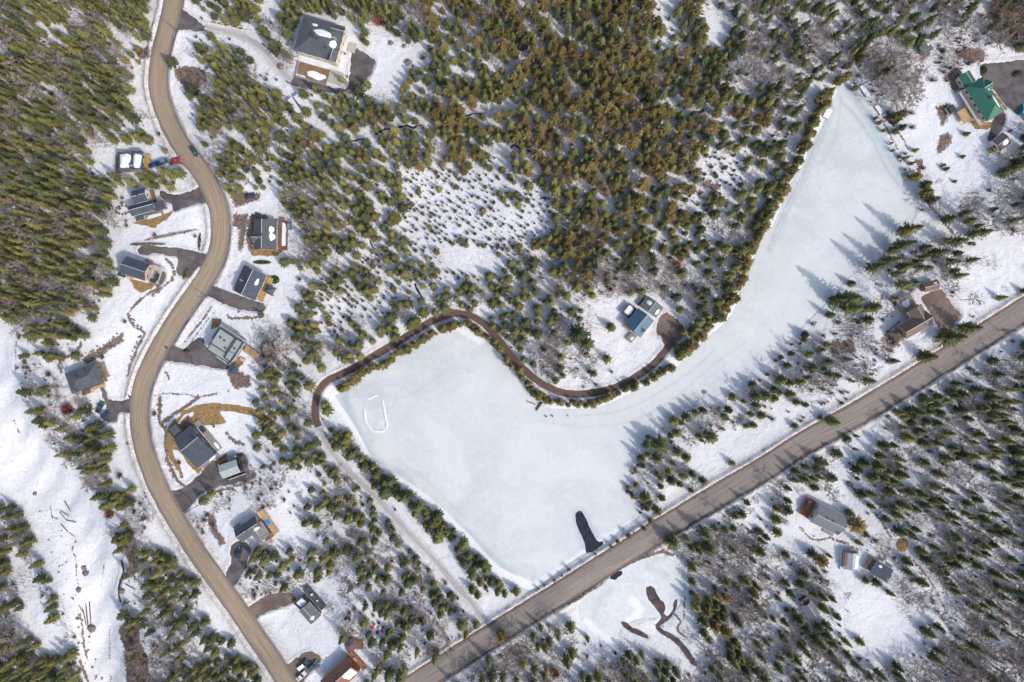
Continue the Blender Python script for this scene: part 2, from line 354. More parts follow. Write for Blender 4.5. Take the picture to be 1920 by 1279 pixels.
LAKE = [(1590,157),(1572,157),(1562,163),(1550,193),(1540,230),(1520,267),(1507,307),(1483,343),(1460,397),(1447,426),(1427,439),(1413,483),(1393,523),(1382,569),(1360,603),(1320,639),(1297,659),(1270,688),(1233,711),(1173,741),(1123,763),(1077,766),(1033,766),(1007,753),(980,726),(957,700),(937,668),(917,646),(890,627),(857,612),(830,615),(797,633),(757,656),(713,686),(680,709),(647,726),(627,743),(620,757),(637,776),(657,803),(673,829),(688,852),(695,875),(720,895),(753,919),(787,944),(817,967),(847,999),(874,1022),(894,1049),(920,1072),(947,1094),(970,1101),(995,1108),(1020,1092),(1060,1062),(1093,1040),(1110,1035),(1127,1024),(1147,1009),(1173,985),(1197,969),(1192,952),(1180,938),(1173,922),(1175,902),(1184,880),(1188,855),(1193,836),(1210,812),(1250,787),(1293,764),(1327,749),(1370,729),(1407,708),(1438,683),(1455,664),(1487,631),(1520,596),(1547,569),(1570,543),(1592,519),(1627,496),(1653,474),(1680,454),(1700,430),(1712,410),(1722,383),(1718,355),(1703,328),(1687,298),(1667,267),(1653,233),(1633,203),(1610,175)]
LAKE = smooth(LAKE, 3, True)
POND = smooth([(1085,1140),(1095,1118),(1127,1098),(1160,1072),(1195,1052),(1228,1044),(1262,1050),(1282,1075),(1284,1112),(1266,1145),(1240,1158),(1200,1160),(1180,1168),(1160,1186),(1165,1205),(1145,1210),(1112,1190),(1090,1165)], 3, True)
HOLE = smooth([(1079,965),(1084,959),(1091,960),(1097,969),(1104,985),(1113,1003),(1121,1015),(1131,1016),(1128,1025),(1116,1037),(1100,1037),(1096,1018),(1087,998),(1080,980)], 3, True)
W1 = smooth([(1211,1102),(1220,1100),(1228,1105),(1234,1118),(1247,1135),(1246,1150),(1252,1155),(1260,1145),(1263,1130),(1270,1122),(1268,1140),(1256,1160),(1240,1172),(1242,1180),(1262,1190),(1280,1205),(1300,1232),(1310,1250),(1296,1245),(1280,1222),(1262,1202),(1236,1186),(1228,1172),(1240,1160),(1230,1140),(1216,1125)], 2, True)
W2 = smooth([(1163,1168),(1172,1166),(1185,1176),(1200,1182),(1215,1192),(1214,1198),(1198,1192),(1180,1184)], 2, True)
W3 = smooth([(1143,1082),(1155,1073),(1166,1070),(1165,1078),(1152,1087)], 2, True)
STREAMS = [(smooth([(604,279),(620,272),(637,268)], 4), 1.2), (smooth([(655,266),(672,262),(690,259)], 4), 1.0), (smooth([(703,252),(722,243),(740,240),(762,236),(775,240),(790,233)], 4), 1.7), (smooth([(868,222),(885,214),(905,214)], 4), 1.3),
           (smooth([(957,276),(966,272),(975,279),(990,282),(1003,288)], 4), 1.4), (smooth([(694,450),(698,462),(708,470),(716,478)], 4), 1.0), (smooth([(726,481),(738,488)], 4), 1.2),
           (smooth([(778,532),(784,546),(794,560)], 4), 1.6), (smooth([(1200,190),(1212,184),(1224,186)], 4), 1.6), (smooth([(75,2),(88,8),(105,4),(120,8)], 4), 1.3),
           (smooth([(1308,212),(1320,206)], 4), 2.2), (smooth([(1284,326),(1296,322)], 4), 1.6), (smooth([(1318,345),(1332,352),(1346,360),(1352,366)], 4), 1.6),
           (smooth([(228,1050),(231,1072),(224,1098),(222,1112),(226,1130)], 4), 1.4)]
DRIVES = [
 ('drive', [(330,16),(352,24),(368,36),(382,48),(396,54),(378,60),(352,56),(326,52)]),
 ('drive', [(468,72),(485,78),(505,90),(520,103),(516,108),(495,97),(474,83)]),
 ('drive', [(537,141),(560,146),(600,158),(640,167),(653,158),(658,120),(663,90),(690,104),(704,118),(692,145),(680,160),(670,170),(650,176),(615,173),(585,169),(550,160),(535,150)]),
 ('drive', [(302,357),(320,365),(350,362),(373,350),(392,342),(404,375),(392,379),(360,385),(340,391),(327,396),(322,385),(310,378),(300,370)]),
 ('gravel',[(318,300),(335,294),(352,286),(366,300),(350,312),(335,306),(320,308)]),
 ('drive', [(259,468),(268,461),(305,463),(345,467),(375,475),(396,479),(392,505),(372,500),(360,515),(350,521),(331,512),(334,485),(320,480),(290,475),(275,478),(262,476)]),
 ('drive', [(297,512),(308,508),(310,520),(304,532),(294,540),(290,532)]),
 ('drive', [(383,528),(400,535),(425,545),(450,555),(478,565),(495,570),(497,578),(488,585),(470,583),(440,578),(410,565),(393,557),(376,548)]),
 ('drive', [(312,640),(345,656),(362,640),(378,633),(390,655),(410,672),(424,682),(432,690),(425,693),(400,690),(370,685),(340,680),(314,677),(298,668)]),
 ('drive', [(187,727),(195,726),(202,744),(208,750),(225,752),(256,746),(256,773),(225,773),(218,790),(205,793),(194,790),(200,775),(198,760)]),
 ('drive', [(310,922),(330,920),(348,912),(372,892),(392,868),(405,864),(412,876),(440,862),(453,846),(462,858),(466,880),(476,884),(478,895),(450,905),(410,912),(380,925),(366,938),(358,948),(348,962),(330,958)]),
 ('drive', [(424,1078),(428,1066),(434,1052),(431,1030),(440,1018),(455,1013),(465,1020),(472,1030),(464,1048),(463,1062),(452,1078),(441,1096),(430,1100)]),
 ('gravel',[(458,1146),(500,1117),(525,1112),(548,1114),(552,1128),(520,1141),(486,1154),(470,1168)]),
 ('gravel',[(514,1256),(540,1246),(560,1232),(580,1222),(600,1232),(598,1248),(580,1262),(560,1285),(535,1290)]),
 ('drive', [(1838,130),(1843,120),(1880,117),(1925,112),(2000,110),(2000,190),(1930,225),(1912,218),(1895,205),(1880,190),(1865,170),(1845,150)]),
 ('drive', [(1870,205),(1885,215),(1880,240),(1862,262),(1852,262),(1856,246)]),
 ('gravel',[(1230,625),(1236,600),(1244,589),(1252,588),(1275,604),(1282,618),(1279,632),(1266,646),(1254,652),(1245,644),(1240,632)]),
 ('gravel',[(1727,558),(1740,552),(1762,542),(1770,550),(1785,573),(1803,590),(1790,605),(1786,622),(1765,623),(1755,605),(1740,580)]),
]
# painted bare ground
B = [ [(325,130),(345,124),(385,130),(390,150),(372,166),(355,180),(335,152)], [(250,95),(280,88),(285,108),(262,112)], [(462,455),(463,412),(472,400),(486,398),(500,406),(505,480),(470,476)],
 [(438,400),(465,402),(462,425),(455,470),(446,470),(450,430),(438,425)], [(430,365),(450,360),(490,363),(488,373),(470,380),(440,388)],
 [(150,675),(195,648),(230,625),(233,640),(205,656),(182,673),(168,682)], [(385,960),(402,966),(412,1000),(425,1018),(414,1024),(398,1000)],
 [(222,1180),(240,1160),(262,1170),(262,1200),(276,1230),(282,1279),(300,1400),(250,1400),(232,1220)], [(1785,95),(1820,90),(1848,98),(1843,116),(1825,117),(1795,106)],
 [(1850,30),(1880,50),(1897,80),(1905,98),(2000,104),(2100,0),(1890,-40),(1860,0)], [(1770,140),(1795,127),(1803,145),(1800,168),(1788,172)], [(1755,200),(1775,195),(1776,225),(1765,238)],
 [(1762,255),(1778,248),(1786,262),(1770,282),(1755,290)], [(1655,220),(1668,214),(1690,208),(1700,200),(1700,214),(1680,228),(1668,232)],
 [(1570,548),(1582,555),(1590,575),(1600,590),(1585,588),(1572,570)], [(1284,322),(1300,318),(1308,330),(1290,336)], [(1310,340),(1330,338),(1350,350),(1345,358),(1320,350)], [(1352,372),(1366,378),(1364,392),(1350,388)],
 [(425,700),(445,695),(470,705),(470,725),(440,730)], [(690,200),(710,195),(712,210),(695,214)], [(1715,300),(1728,300),(1732,318),(1720,325)], [(1650,640),(1665,620),(1690,650),(1672,652)],
 [(1120,60),(1160,70),(1150,90)], [(232,1005),(250,1000),(262,1060),(250,1080),(236,1040)], [(1400,1000),(1420,985),(1425,1000)], [(1555,640),(1600,636),(1606,660),(1560,665)] ]
BLX = [([(1262,1150),(1275,1165),(1270,1180),(1285,1195)], 2.5), ([(1225,1170),(1245,1176)], 1.5), ([(1290,1050),(1295,1100)], 1.5), ([(1180,1058),(1230,1036),(1262,1040)], 3), ([(1010,1158),(1060,1126)], 2), ([(95,945),(100,975),(112,1000)], 1.2), ([(138,1000),(142,1015),(136,1030),(142,1050),(145,1090),(150,1110)], 1.6), ([(150,1150),(155,1180),(158,1215),(165,1240)], 2), ([(150,900),(165,925)], 1), ([(195,1060),(190,1100)], 1.2), ([(20,770),(35,810)], 1.5), ([(30,640),(28,700)], 1.5), ([(150,1240),(165,1279)], 3)]
for p, wd in BLX: put(bare, smooth(p, 4), 0.85, 3, wd)
for p in B: put(bare, p, 1.0, 8)
BL = [([(118,700),(110,688),(116,676),(146,656),(152,640)], 4), ([(300,540),(280,550),(255,570),(240,590),(250,610),(270,625),(260,648),(247,680),(238,708)], 5),
 ([(396,575),(380,600),(345,642)], 3.5), ([(402,585),(378,615),(350,655)], 3), ([(300,745),(299,790),(311,808),(312,850),(324,885),(337,906),(350,914)], 6), ([(303,792),(340,768),(362,752),(372,745)], 7),
 ([(374,945),(390,925),(420,919),(450,909),(482,902)], 3), ([(312,486),(322,494),(328,508),(322,525),(310,535),(298,546),(285,553)], 3), ([(425,592),(440,597),(470,596),(488,594)], 3),
 ([(1612,178),(1640,217),(1655,228),(1667,250),(1682,278),(1697,303),(1711,324)], 3.5), ([(1668,230),(1692,258),(1703,280)], 3), ([(1612,170),(1660,205),(1668,225)], 2.5),
 ([(1066,1132),(1130,1096),(1182,1062),(1245,1030)], 5), ([(838,1078),(860,1100),(882,1128),(905,1152)], 2.2), ([(600,800),(620,828),(650,862)], 4), ([(1285,1100),(1283,1130),(1282,1160)], 3),
 ([(1660,625),(1690,600)], 3), ([(1500,990),(1525,1012),(1555,1008)], 4), ([(1560,1010),(1590,1020)], 5), ([(290,742),(300,738),(350,740),(370,745),(420,735)], 3), ([(420,690),(432,705),(470,712),(480,700)], 3),
 ([(395,40),(430,48),(470,56),(485,52)], 3), ([(1700,540),(1680,560),(1680,580)], 3), ([(1740,380),(1790,440)], 5), ([(1590,905),(1605,920)], 5), ([(1640,960),(1660,990),(1672,1010)], 3.5), ([(1690,1030),(1720,1060),(1750,1100),(1775,1150)], 3.5), ([(545,215),(552,230)],3),
 ([(205,1180),(208,1279),(220,1350)], 2), ([(345,860),(330,880)],3)]
for p, wd in BL: put(bare, smooth(p, 4), 0.82, 3.5, wd * .62)
GO = [ [(314,806),(345,770),(370,759),(400,755),(450,760),(480,772),(510,794),(495,791),(470,779),(430,770),(412,771),(425,792),(410,797),(375,798),(366,805),(380,880),(395,862),(372,890),(350,867),(335,845),(318,840)],
 [(236,520),(275,530),(293,530),(286,541),(265,549),(252,541),(249,532)], [(248,418),(270,412),(300,404),(325,395),(314,411),(297,421),(291,429),(275,424)], [(468,468),(536,466),(520,480),(472,480)],
 [(430,694),(438,674),(452,668),(462,672),(452,686),(444,692)], [(398,596),(415,598),(414,612),(395,618)], [(1818,226),(1866,230),(1852,243),(1828,242)], [(428,868),(412,872),(405,864),(415,855),(425,850)], [(1872,134),(1884,128),(1896,160),(1920,158),(1920,168),(1886,168),(1875,150)], [(335,878),(345,872),(348,900),(338,896)] ]
for p in GO: put(gold, p, 1.0, 3)
put(gold, smooth([(330,790),(316,812),(316,838),(325,862),(343,884),(366,894)], 4), 1.0, 3, 5.5); put(gold, smooth([(345,775),(385,766),(430,765),(475,772),(505,790)], 4), 1.0, 3, 6)
put(gold, smooth([(1835,150),(1855,168),(1868,182),(1885,204)], 4), 0.8, 3, 4)
SNOWBACK = [[(325,806),(345,778),(362,772),(364,778),(340,792)], [(412,772),(430,771),(470,780),(500,796),(505,840),(460,830),(420,810),(426,794)], [(330,845),(340,850),(362,885),(372,895),(350,912),(340,880)]]
for p in SNOWBACK:
    put(gold, p, 1.0, 2, mode='min'); put(bare, p, 1.0, 2, mode='min')
# charmap of the vegetation, one letter per 40 x 40 px
ROWS = """7#o.o2m.m6#3e8coco1b9x4b
2#o2#om2.2o.mb3.2m#3e8c2e.eb2xb5x4b
m5#2o.m#o.b5.o3m2e8cecb5x2b3q2.
6#3.o2#2o4.o5mce8ceb3xo3b2q3.
6#3.m2#m.o5m4ce10c3x2.q2b5.
6#o2.m3#3mm2em14c2e2x3.qo5.
6#mo.o4mem2e3m5e8c2ex4.o5.x
4#o4.o6mem6e8ce2sex5.o3.2x
6#.m2.2mo3#3m5s2e2c2ec2e2sx7.o2.2x
5#q7.4#2m7sc2ec2ese2x7.o.b2x
5#q7.m2#2me7s2cec3e2x7.o.3xb
5#8.m#2msm6se3c4e2x6.xo2xo2.
5#8.4ms2m3s2m3cbm2b3x7.b2x2b.
5#8.o2msm2s2mxme2xm4b3x4.o.ob.2b2o
4#o7.o2m3s2m2x.3mxmo3.2x5.xmb2.b3.
om#m8.q2msmxm4.3m2xo9.o2q7.
.omo8.2bmxm7.mb2xmx7.2xbqb5.x
.2q9.2xm10.b2xo7.2xbqb4.o2x
.2xb8.2m20.o3x2q2.om4x
.m2xo7.mxb16.5x3o2.om5x
.o2xm7.2mb15.2xm2om3.2o7x
2.x2#7.o2mo13.3x2mo3.10x
2.o2#o4.o3qomo12.mx2m3.3x.o7x
x3.2mq2.mq.2qmx2o11.xm3.b2x3.8x
xm3.mq2.q3.o2xm15.2xmom2.mxo6x
2x3.mx5.xob2xm13.2x2bx4.ob6x
m2x3.bm3.m3xm2xm12.ox2bxmxo2.o6x
xo2x2.xmx2.2q2x.b3xo.2m7.b3xb3x2.ob5x
x.2x.q3x4.o.oq2xb2x3.x5.mxc2bomxo2.2qb2xb
b2.x2.m3x6.b2m3x2.b2x3.2m2cxbxbxo2.o2q3b
#x.xo.qbx2m6.3xb.3b2x2o2m2xbm3xbxo2.q4b
2#m#2.bx2#2m5.2x2.x2b5xb2xbxb3xbx2bx5b""".split('\n')
CM = []
for p in CLEAR: put(block, p, 1.0, 1)
for L_, w__ in ((TRAIL2, 9), (smooth([(600,722),(575,692),(550,655),(540,622),(528,600)], 4), 6), (smooth([(1548,858),(1580,890),(1600,930)], 4), 10), (smooth([(1600,930),(1620,970),(1680,1020),(1740,1080),(1770,1150)], 4), 7), (smooth([(1425,925),(1440,955),(1470,990),(1490,1030)], 4), 10), (smooth([(395,50),(440,60),(480,85),(515,120),(540,145)], 4), 14)): put(block, L_, 1.0, 1, w__)
put(trk, smooth([(395,52),(440,64),(480,88),(515,122),(540,148)], 4), 0.9, 4, 7)
for i, r in enumerate(ROWS):
    s = ''.join(c * int(n or 1) for n, c in re.findall(r'(\d*)(\D)', r))
    if len(s) != 48: print('row', i, len(s))
    CM.append((s + 'x' * 48)[:48])
while len(CM) < 32: CM.append(CM[-1])
def zone_at(px, py):
    jx = 14 * mnoise.noise(Vector((px * .02, py * .02, 1))) + 6 * mnoise.noise(Vector((px * .07, py * .07, 5)))
    jy = 14 * mnoise.noise(Vector((px * .02, py * .02, 9))) + 6 * mnoise.noise(Vector((px * .07, py * .07, 12)))
    c = min(47, max(0, int((px + jx) // 40))); r = min(31, max(0, int((py + jy) // 40)))
    return CM[r][c]
LIT = {'#': 0.6, 'c': 0.5, 'e': 0.3, 'm': 0.32, 's': 0.26, 'x': 0.42, 'b': 0.62, 'q': 0.55, 'o': 0.25, '.': 0.04}
lo = np.zeros((RH // 10, RW // 10), np.float32)
for j in range(RH // 10):
    for i in range(RW // 10): lo[j, i] = LIT[zone_at(i * 10 + 5 - RM, j * 10 + 5 - RM)]
def blur(a, n):
    for _ in range(n):
        a = (np.roll(a, 1, 0) + a + np.roll(a, -1, 0)) / 3; a = (np.roll(a, 1, 1) + a + np.roll(a, -1, 1)) / 3
    return a
lo *= np.array([[min(1.35, max(.35, .85 + 1.5 * mnoise.noise(Vector((i * .14, j * .14, 21))))) for i in range(RW // 10)] for j in range(RH // 10)], np.float32)
lo = blur(lo, 1); litter[:] = np.kron(lo, np.ones((10, 10), np.float32))[:RH, :RW]
put(litter, CLEAR[0], 1.0, 6, mode='min')
put(itrk, HOLE, 0.0, 3); put(iteal, smooth([(1079,965),(1091,960),(1104,985),(1121,1015),(1116,1037),(1100,1037),(1087,998),(1079,965)], 3), 0.9, 5, 6)
add_line_sheet(TRAIL2, 4.5); add_line_sheet(LANE, 5)
for p, hw in STREAMS: add_line_sheet(p, hw + 0.8)
add_line_sheet(ROAD, 18.5); add_line_sheet(HWY, 22); add_line_sheet(TRAIL, 6.5)
roadd = np.full((RH, RW), -99, np.float32)
for L, hf in ((ROAD, 18.5), (HWY, 22)):
    sl, d = sdf(L, False, 60); roadd[sl] = np.maximum(roadd[sl], hf - d)
icd = np.full((RH, RW), -99, np.float32)
for P_ in (LAKE, POND, W1, W2, W3):
    sl, d = sdf(P_, True, 40); icd[sl] = np.maximum(icd[sl], d)
for _, p in DRIVES: add_sheet(smooth(p, 3, True))
litter *= np.clip((-roadd - 3) / 14, 0, 1)
dirty[:] = np.maximum(dirty, np.clip(1 - (-roadd) / 26, 0, 1) * (roadd < 0) * 0.85)
dirty[:] = np.maximum(dirty, np.clip(1 - (-sheetd) / 9, 0, 1) * (sheetd < 0) * 0.6)
put(trk, TRAIL2, 0.8, 3, 6); put(trk, smooth([(600,722),(575,692),(550,655),(540,622),(528,600)], 4), 0.7, 3, 5)
put(trk, smooth([(1425,925),(1440,955),(1455,985),(1480,1010),(1520,1030)], 4), 0.8, 3, 6); put(trk, smooth([(1545,855),(1580,890),(1600,930),(1620,970),(1680,1020),(1740,1080),(1770,1150)], 4), 0.7, 4, 7)
put(bare, HWY, 0.75, 3, 24); put(bare, ROAD, 0.0, 1, 20)
put(isnow, [(616,744),(628,742),(640,760),(660,790),(678,820),(690,845),(702,866),(690,880),(670,850),(640,800)], 1, 3)
put(isnow, smooth([(695,872),(730,893),(765,915),(795,935),(825,960),(850,985),(880,1015),(905,1045),(940,1075),(1000,1100)], 4), 1, 6, 9)
put(isnow, smooth([(1565,170),(1545,205),(1535,235),(1515,270)], 4), 1, 4, 6); put(isnow, [(1080,1050),(1290,1040),(1290,1215),(1080,1215)], 0.44, 10); put(isnow, smooth([(1185,1125),(1200,1145),(1180,1165)], 4), 0.8, 6, 10); put(isnow, smooth([(1100,1165),(1125,1190),(1160,1205)], 4), 0.9, 6, 8)
put(isnow, [(820,612),(870,606),(915,640),(900,650),(860,625)], 0.8, 8)
put(isnow, smooth([(880,900),(960,960),(1050,1000)], 4), 0.22, 60, 40); put(isnow, smooth([(1560,300),(1600,420),(1450,560),(1350,660)], 4), 0.22, 60, 50); put(isnow, smooth([(990,1102),(1060,1058),(1130,1010),(1190,975)], 4), 0.8, 8, 5)
put(isnow, smooth([(1190,850),(1215,808),(1290,765),(1400,712),(1455,662),(1545,568),(1625,498)], 4), 0.6, 4, 3)
put(iteal, smooth([(700,868),(740,886),(780,905),(820,945),(860,970),(920,1020),(960,1060)], 4), 0.0, 4, 5)
for p, wd in (([(645,735),(655,770),(690,850),(710,872)], 7), ([(690,852),(720,875)], 5), ([(745,880),(775,905)], 4), ([(850,975),(890,1010),(925,1045),(960,1075)], 5), ([(1590,165),(1625,215),(1655,270),(1700,340)], 8), ([(1110,1160),(1130,1120),(1150,1105)], 5), ([(1215,1060),(1250,1080)], 6)):
    put(iteal, smooth(p, 4), 0.9, 5, wd)
for p, wd, v in (([(1440,470),(1455,430),(1475,385),(1505,330),(1530,270),(1560,200)], 2.2, 0.9), ([(1446,474),(1461,434),(1481,389),(1511,334),(1536,274),(1566,204)], 1.6, 0.7), ([(1578,190),(1610,225),(1640,270),(1665,320),(1705,368)], 3, 0.6), ([(1575,185),(1572,230),(1560,275),(1535,310)], 1.5, 0.5), ([(640,750),(700,740),(760,745),(830,700)], 2, 0.3), ([(740,860),(800,900),(850,950),(900,990)], 2, 0.35), ([(1010,790),(1100,800),(1180,790),(1260,750),(1330,690),(1400,640)], 1.3, 0.5), ([(620,705),(690,722),(760,712)], 8, 0.15), ([(1080,780),(1180,765),(1290,700),(1340,655)], 1.6, 0.6), ([(1090,960),(1120,1000)], 4, 0.0)):
    put(itrk, smooth(p, 4), v, 2, wd)

# ------------------------------------------------------------------ terrain height
def lowdist():
    q = 8; X, Y = np.meshgrid(np.arange(0, RW, q, dtype=np.float32) - RM, np.arange(0, RH, q, dtype=np.float32) - RM)
    d = np.full(X.shape, 1e9, np.float32)
    for P_ in (LAKE[::3], POND[::3], W1, W2, W3):
        s = seg_dist(X, Y, P_, True); s = np.where(inside(X, Y, P_), 0, s); d = np.minimum(d, s)
    return d, q
ld, lq = lowdist()
def sstep(t): t = np.clip(t, 0, 1); return t * t * (3 - 2 * t)
hl = 0.25 + 1.0 * sstep(ld / 45) + 2.2 * sstep((ld - 45) / 420)
_X, _Y = np.meshgrid(np.arange(0, RW, lq, dtype=np.float32) - RM, np.arange(0, RH, lq, dtype=np.float32) - RM)
_rd = seg_dist(_X, _Y, smooth([(-60,640),(5,700),(45,800),(75,880),(130,935),(165,1000),(182,1060),(195,1120),(200,1200),(205,1300),(210,1480)], 4), False)
hl -= 3.2 * sstep(1 - _rd / 62) + 0.5 * np.sin(_X / 9 + _Y / 15) * sstep(1 - _rd / 70)
jj, ii = np.meshgrid(np.arange(hl.shape[1]) * lq - RM, np.arange(hl.shape[0]) * lq - RM)
hl += sstep(ld / 90) * (0.9 * np.sin(jj / 120 + 0.4) * np.cos(ii / 95) + 0.45 * np.sin(jj / 47 + ii / 61))
hl = np.where(ld <= 0.01, 0.0, hl); hl = blur(hl.astype(np.float32), 1)
def bil(a, u, v):
    u = np.clip(u, 0, a.shape[1] - 1.001); v = np.clip(v, 0, a.shape[0] - 1.001)
    i = u.astype(int); j = v.astype(int); fu = u - i; fv = v - j
    return (a[j, i] * (1 - fu) + a[j, i + 1] * fu) * (1 - fv) + (a[j + 1, i] * (1 - fu) + a[j + 1, i + 1] * fu) * fv
def hgt(x, y):
    x = np.asarray(x, float); y = np.asarray(y, float)
    return bil(hl, (x / K + 960 + RM) / lq, (639.5 - y / K + RM) / lq)
def at(px, py, up=0.0, z=None):
    """world point whose picture falls on a photo pixel, 'up' metres above the ground there"""
    x = (px - 960) * K; y = (639.5 - py) * K
    zz = float(hgt(x, y)) + up if z is None else z
    if z is None:
        for _ in range(3):
            s = (H - zz) / H; zz = float(hgt(x * s, y * s)) + up
    s = (H - zz) / H
    return Vector((x * s, y * s, zz))
def ground(px, py):
    """ground point under a photo pixel"""
    return at(px, py, 0.0)

# ground sheet
def axis_coords(half, step):
    c = list(np.arange(-half, half + 0.01, step)); s = step; p = half
    ext = []
    while p < 4000: s *= 1.35; p += s; ext.append(p)
    return np.array([-e for e in reversed(ext)] + c + ext)
gx = axis_coords(240, 0.55); gy = axis_coords(168, 0.55)
X, Y = np.meshgrid(gx, gy); Zg = hgt(X, Y)
PX = X * H / (H - Zg) / K + 960 + RM; PY = 639.5 - Y * H / (H - Zg) / K + RM
inr = (PX > 0) & (PX < RW - 2) & (PY > 0) & (PY < RH - 2)
sd_ = bil(sheetd, PX, PY); rd_ = bil(roadd, PX, PY); ic_ = bil(icd, PX, PY)
sd_ = np.where(inr, sd_, -99); rd_ = np.where(inr, rd_, -99); ic_ = np.where(inr, ic_, -99)
def fbm(x, y, s, seed):
    out = np.zeros_like(x); a = 1.0; tot = 0
    rng = np.random.RandomState(seed)
    for o in range(4):
        t = rng.rand(128, 128).astype(np.float32)
        u = (x * s * 2 ** o) % 127; v = (y * s * 2 ** o) % 127
        out += a * bil(t, u, v); tot += a; a *= 0.5
    return out / tot - 0.5
nz = fbm(X, Y, 0.33, 1); nz2 = fbm(X, Y, 0.07, 2); nz3 = fbm(X, Y, 1.1, 3)
Z2 = Zg + 0.0
land = np.clip(-ic_ / 10, 0, 1)
Z2 += land * (0.42 * nz + 0.9 * nz2 + 0.10 * nz3)
# ploughed banks
t = -rd_ + 3 * nz2; bk = np.exp(-((t - 5.5) / 4.0) ** 2) * 0.95 * (0.7 + 0.9 * nz)
t2 = -sd_; bk2 = np.exp(-((t2 - 4.0) / 2.5) ** 2) * 0.35 * (0.7 + nz)
Z2 += np.where(rd_ < 0, bk, 0) + np.where(sd_ < 0, bk2, 0)
ins = np.clip((sd_ + 0.6 + 1.6 * nz) / 2.0, 0, 1)           # under the sheets
flat = np.clip(1 - (-sd_) / 8.0, 0, 1)
Z2 = np.where(sd_ > -99, Z2 * (1 - flat * ins) + (Zg) * flat * ins, Z2)
Z2 = np.where(ins > 0, np.minimum(Z2, Zg + 0.05 - 0.35 * ins), Z2)
Z2 = np.where(ic_ > -1.0, np.minimum(Z2, -0.25 * np.clip((ic_ + 1.0) / 2, 0, 1) + 0.25 * (ic_ < 0)), Z2)
ny, nx = X.shape
co = np.stack([X, Y, Z2], -1).reshape(-1, 3).astype(np.float32)
idx = np.arange(nx * ny).reshape(ny, nx)
fa = np.stack([idx[:-1, :-1], idx[:-1, 1:], idx[1:, 1:], idx[1:, :-1]], -1).reshape(-1, 4)
me = bpy.data.meshes.new('ground'); me.vertices.add(len(co)); me.vertices.foreach_set('co', co.ravel())
me.loops.add(fa.size); me.loops.foreach_set('vertex_index', fa.ravel().astype(np.int32))
me.polygons.add(len(fa)); me.polygons.foreach_set('loop_start', np.arange(0, fa.size, 4, dtype=np.int32)); me.polygons.foreach_set('loop_total', np.full(len(fa), 4, np.int32))
me.update(calc_edges=True); me.polygons.foreach_set('use_smooth', np.ones(len(fa), bool))
def colattr(me, name, chans):
    a = me.color_attributes.new(name, 'FLOAT_COLOR', 'POINT')
    d = np.ones((len(me.vertices), 4), np.float32)
    for k, c in enumerate(chans): d[:, k] = c
    a.data.foreach_set('color', d.ravel())
g = lambda a: np.where(inr, bil(a, PX, PY), 0).ravel()
lit_ = np.where(inr, bil(litter, PX, PY), 0.4).ravel()
colattr(me, 'zone', [g(bare), g(gold), g(dirty)]); colattr(me, 'zone2', [lit_, lit_ * 0, g(trk)])
me.materials.append(M['ground']); go = bpy.data.objects.new('ground', me); col.objects.link(go); go['kind'] = 'structure'

# flat sheets draped on the terrain
def drape(name, pts, mat, dz, step=2.5, zfix=None, chans=None, jitter=0.0, kind='structure'):
    outl = []
    n = len(pts)
    for i in range(n):
        a, b = pts[i], pts[(i + 1) % n]; L = math.hypot(b[0] - a[0], b[1] - a[1]); m = max(1, int(L * K / 0.8))
        for k in range(m):
            t = k / m; x = a[0] + (b[0] - a[0]) * t; y = a[1] + (b[1] - a[1]) * t
            if jitter:
                jx = jitter * (mnoise.noise(Vector((x * .12, y * .12, 3))) + .7 * mnoise.noise(Vector((x * .45, y * .45, 3)))); y += jitter * (mnoise.noise(Vector((x * .12, y * .12, 8))) + .7 * mnoise.noise(Vector((x * .45, y * .45, 8)))); x += jx
            outl.append((x, y))
    xs = [p[0] for p in outl]; ys = [p[1] for p in outl]; st = step / K
    GX, GY = np.meshgrid(np.arange(min(xs), max(xs), st), np.arange(min(ys), max(ys), st))
    ok = inside(GX, GY, outl) & (seg_dist(GX, GY, outl, True) > st * 0.45)
    ipts = list(zip(GX[ok], GY[ok]))
    vin = [Vector(p) for p in outl] + [Vector((a + random.uniform(-.1, .1), b)) for a, b in ipts]
    no = len(outl)
    vo, eo, fo, _, _, _ = delaunay_2d_cdt(vin, [(i, (i + 1) % no) for i in range(no)], [], 1, 1e-5)
    vs = []
    for v in vo:
        if zfix is not None: p = at(v.x, v.y, z=zfix)
        else: p = ground(v.x, v.y); p.z += dz
        vs.append(p)
    me = bpy.data.meshes.new(name)
    fs = []
    for f in fo:
        a, b, c = [vs[i] for i in f[:3]]
        fs.append(tuple(f) if (b - a).cross(c - a).z > 0 else tuple(reversed(f)))
    me.from_pydata([tuple(v) for v in vs], [], fs); me.update(); me.materials.append(mat)
    if chans:
        px = np.array([v.x for v in vo]) + RM; py = np.array([v.y for v in vo]) + RM
        colattr(me, 'zone', [bil(c, px, py) for c in chans])
    o = bpy.data.objects.new(name, me); col.objects.link(o); o['kind'] = kind
    return o
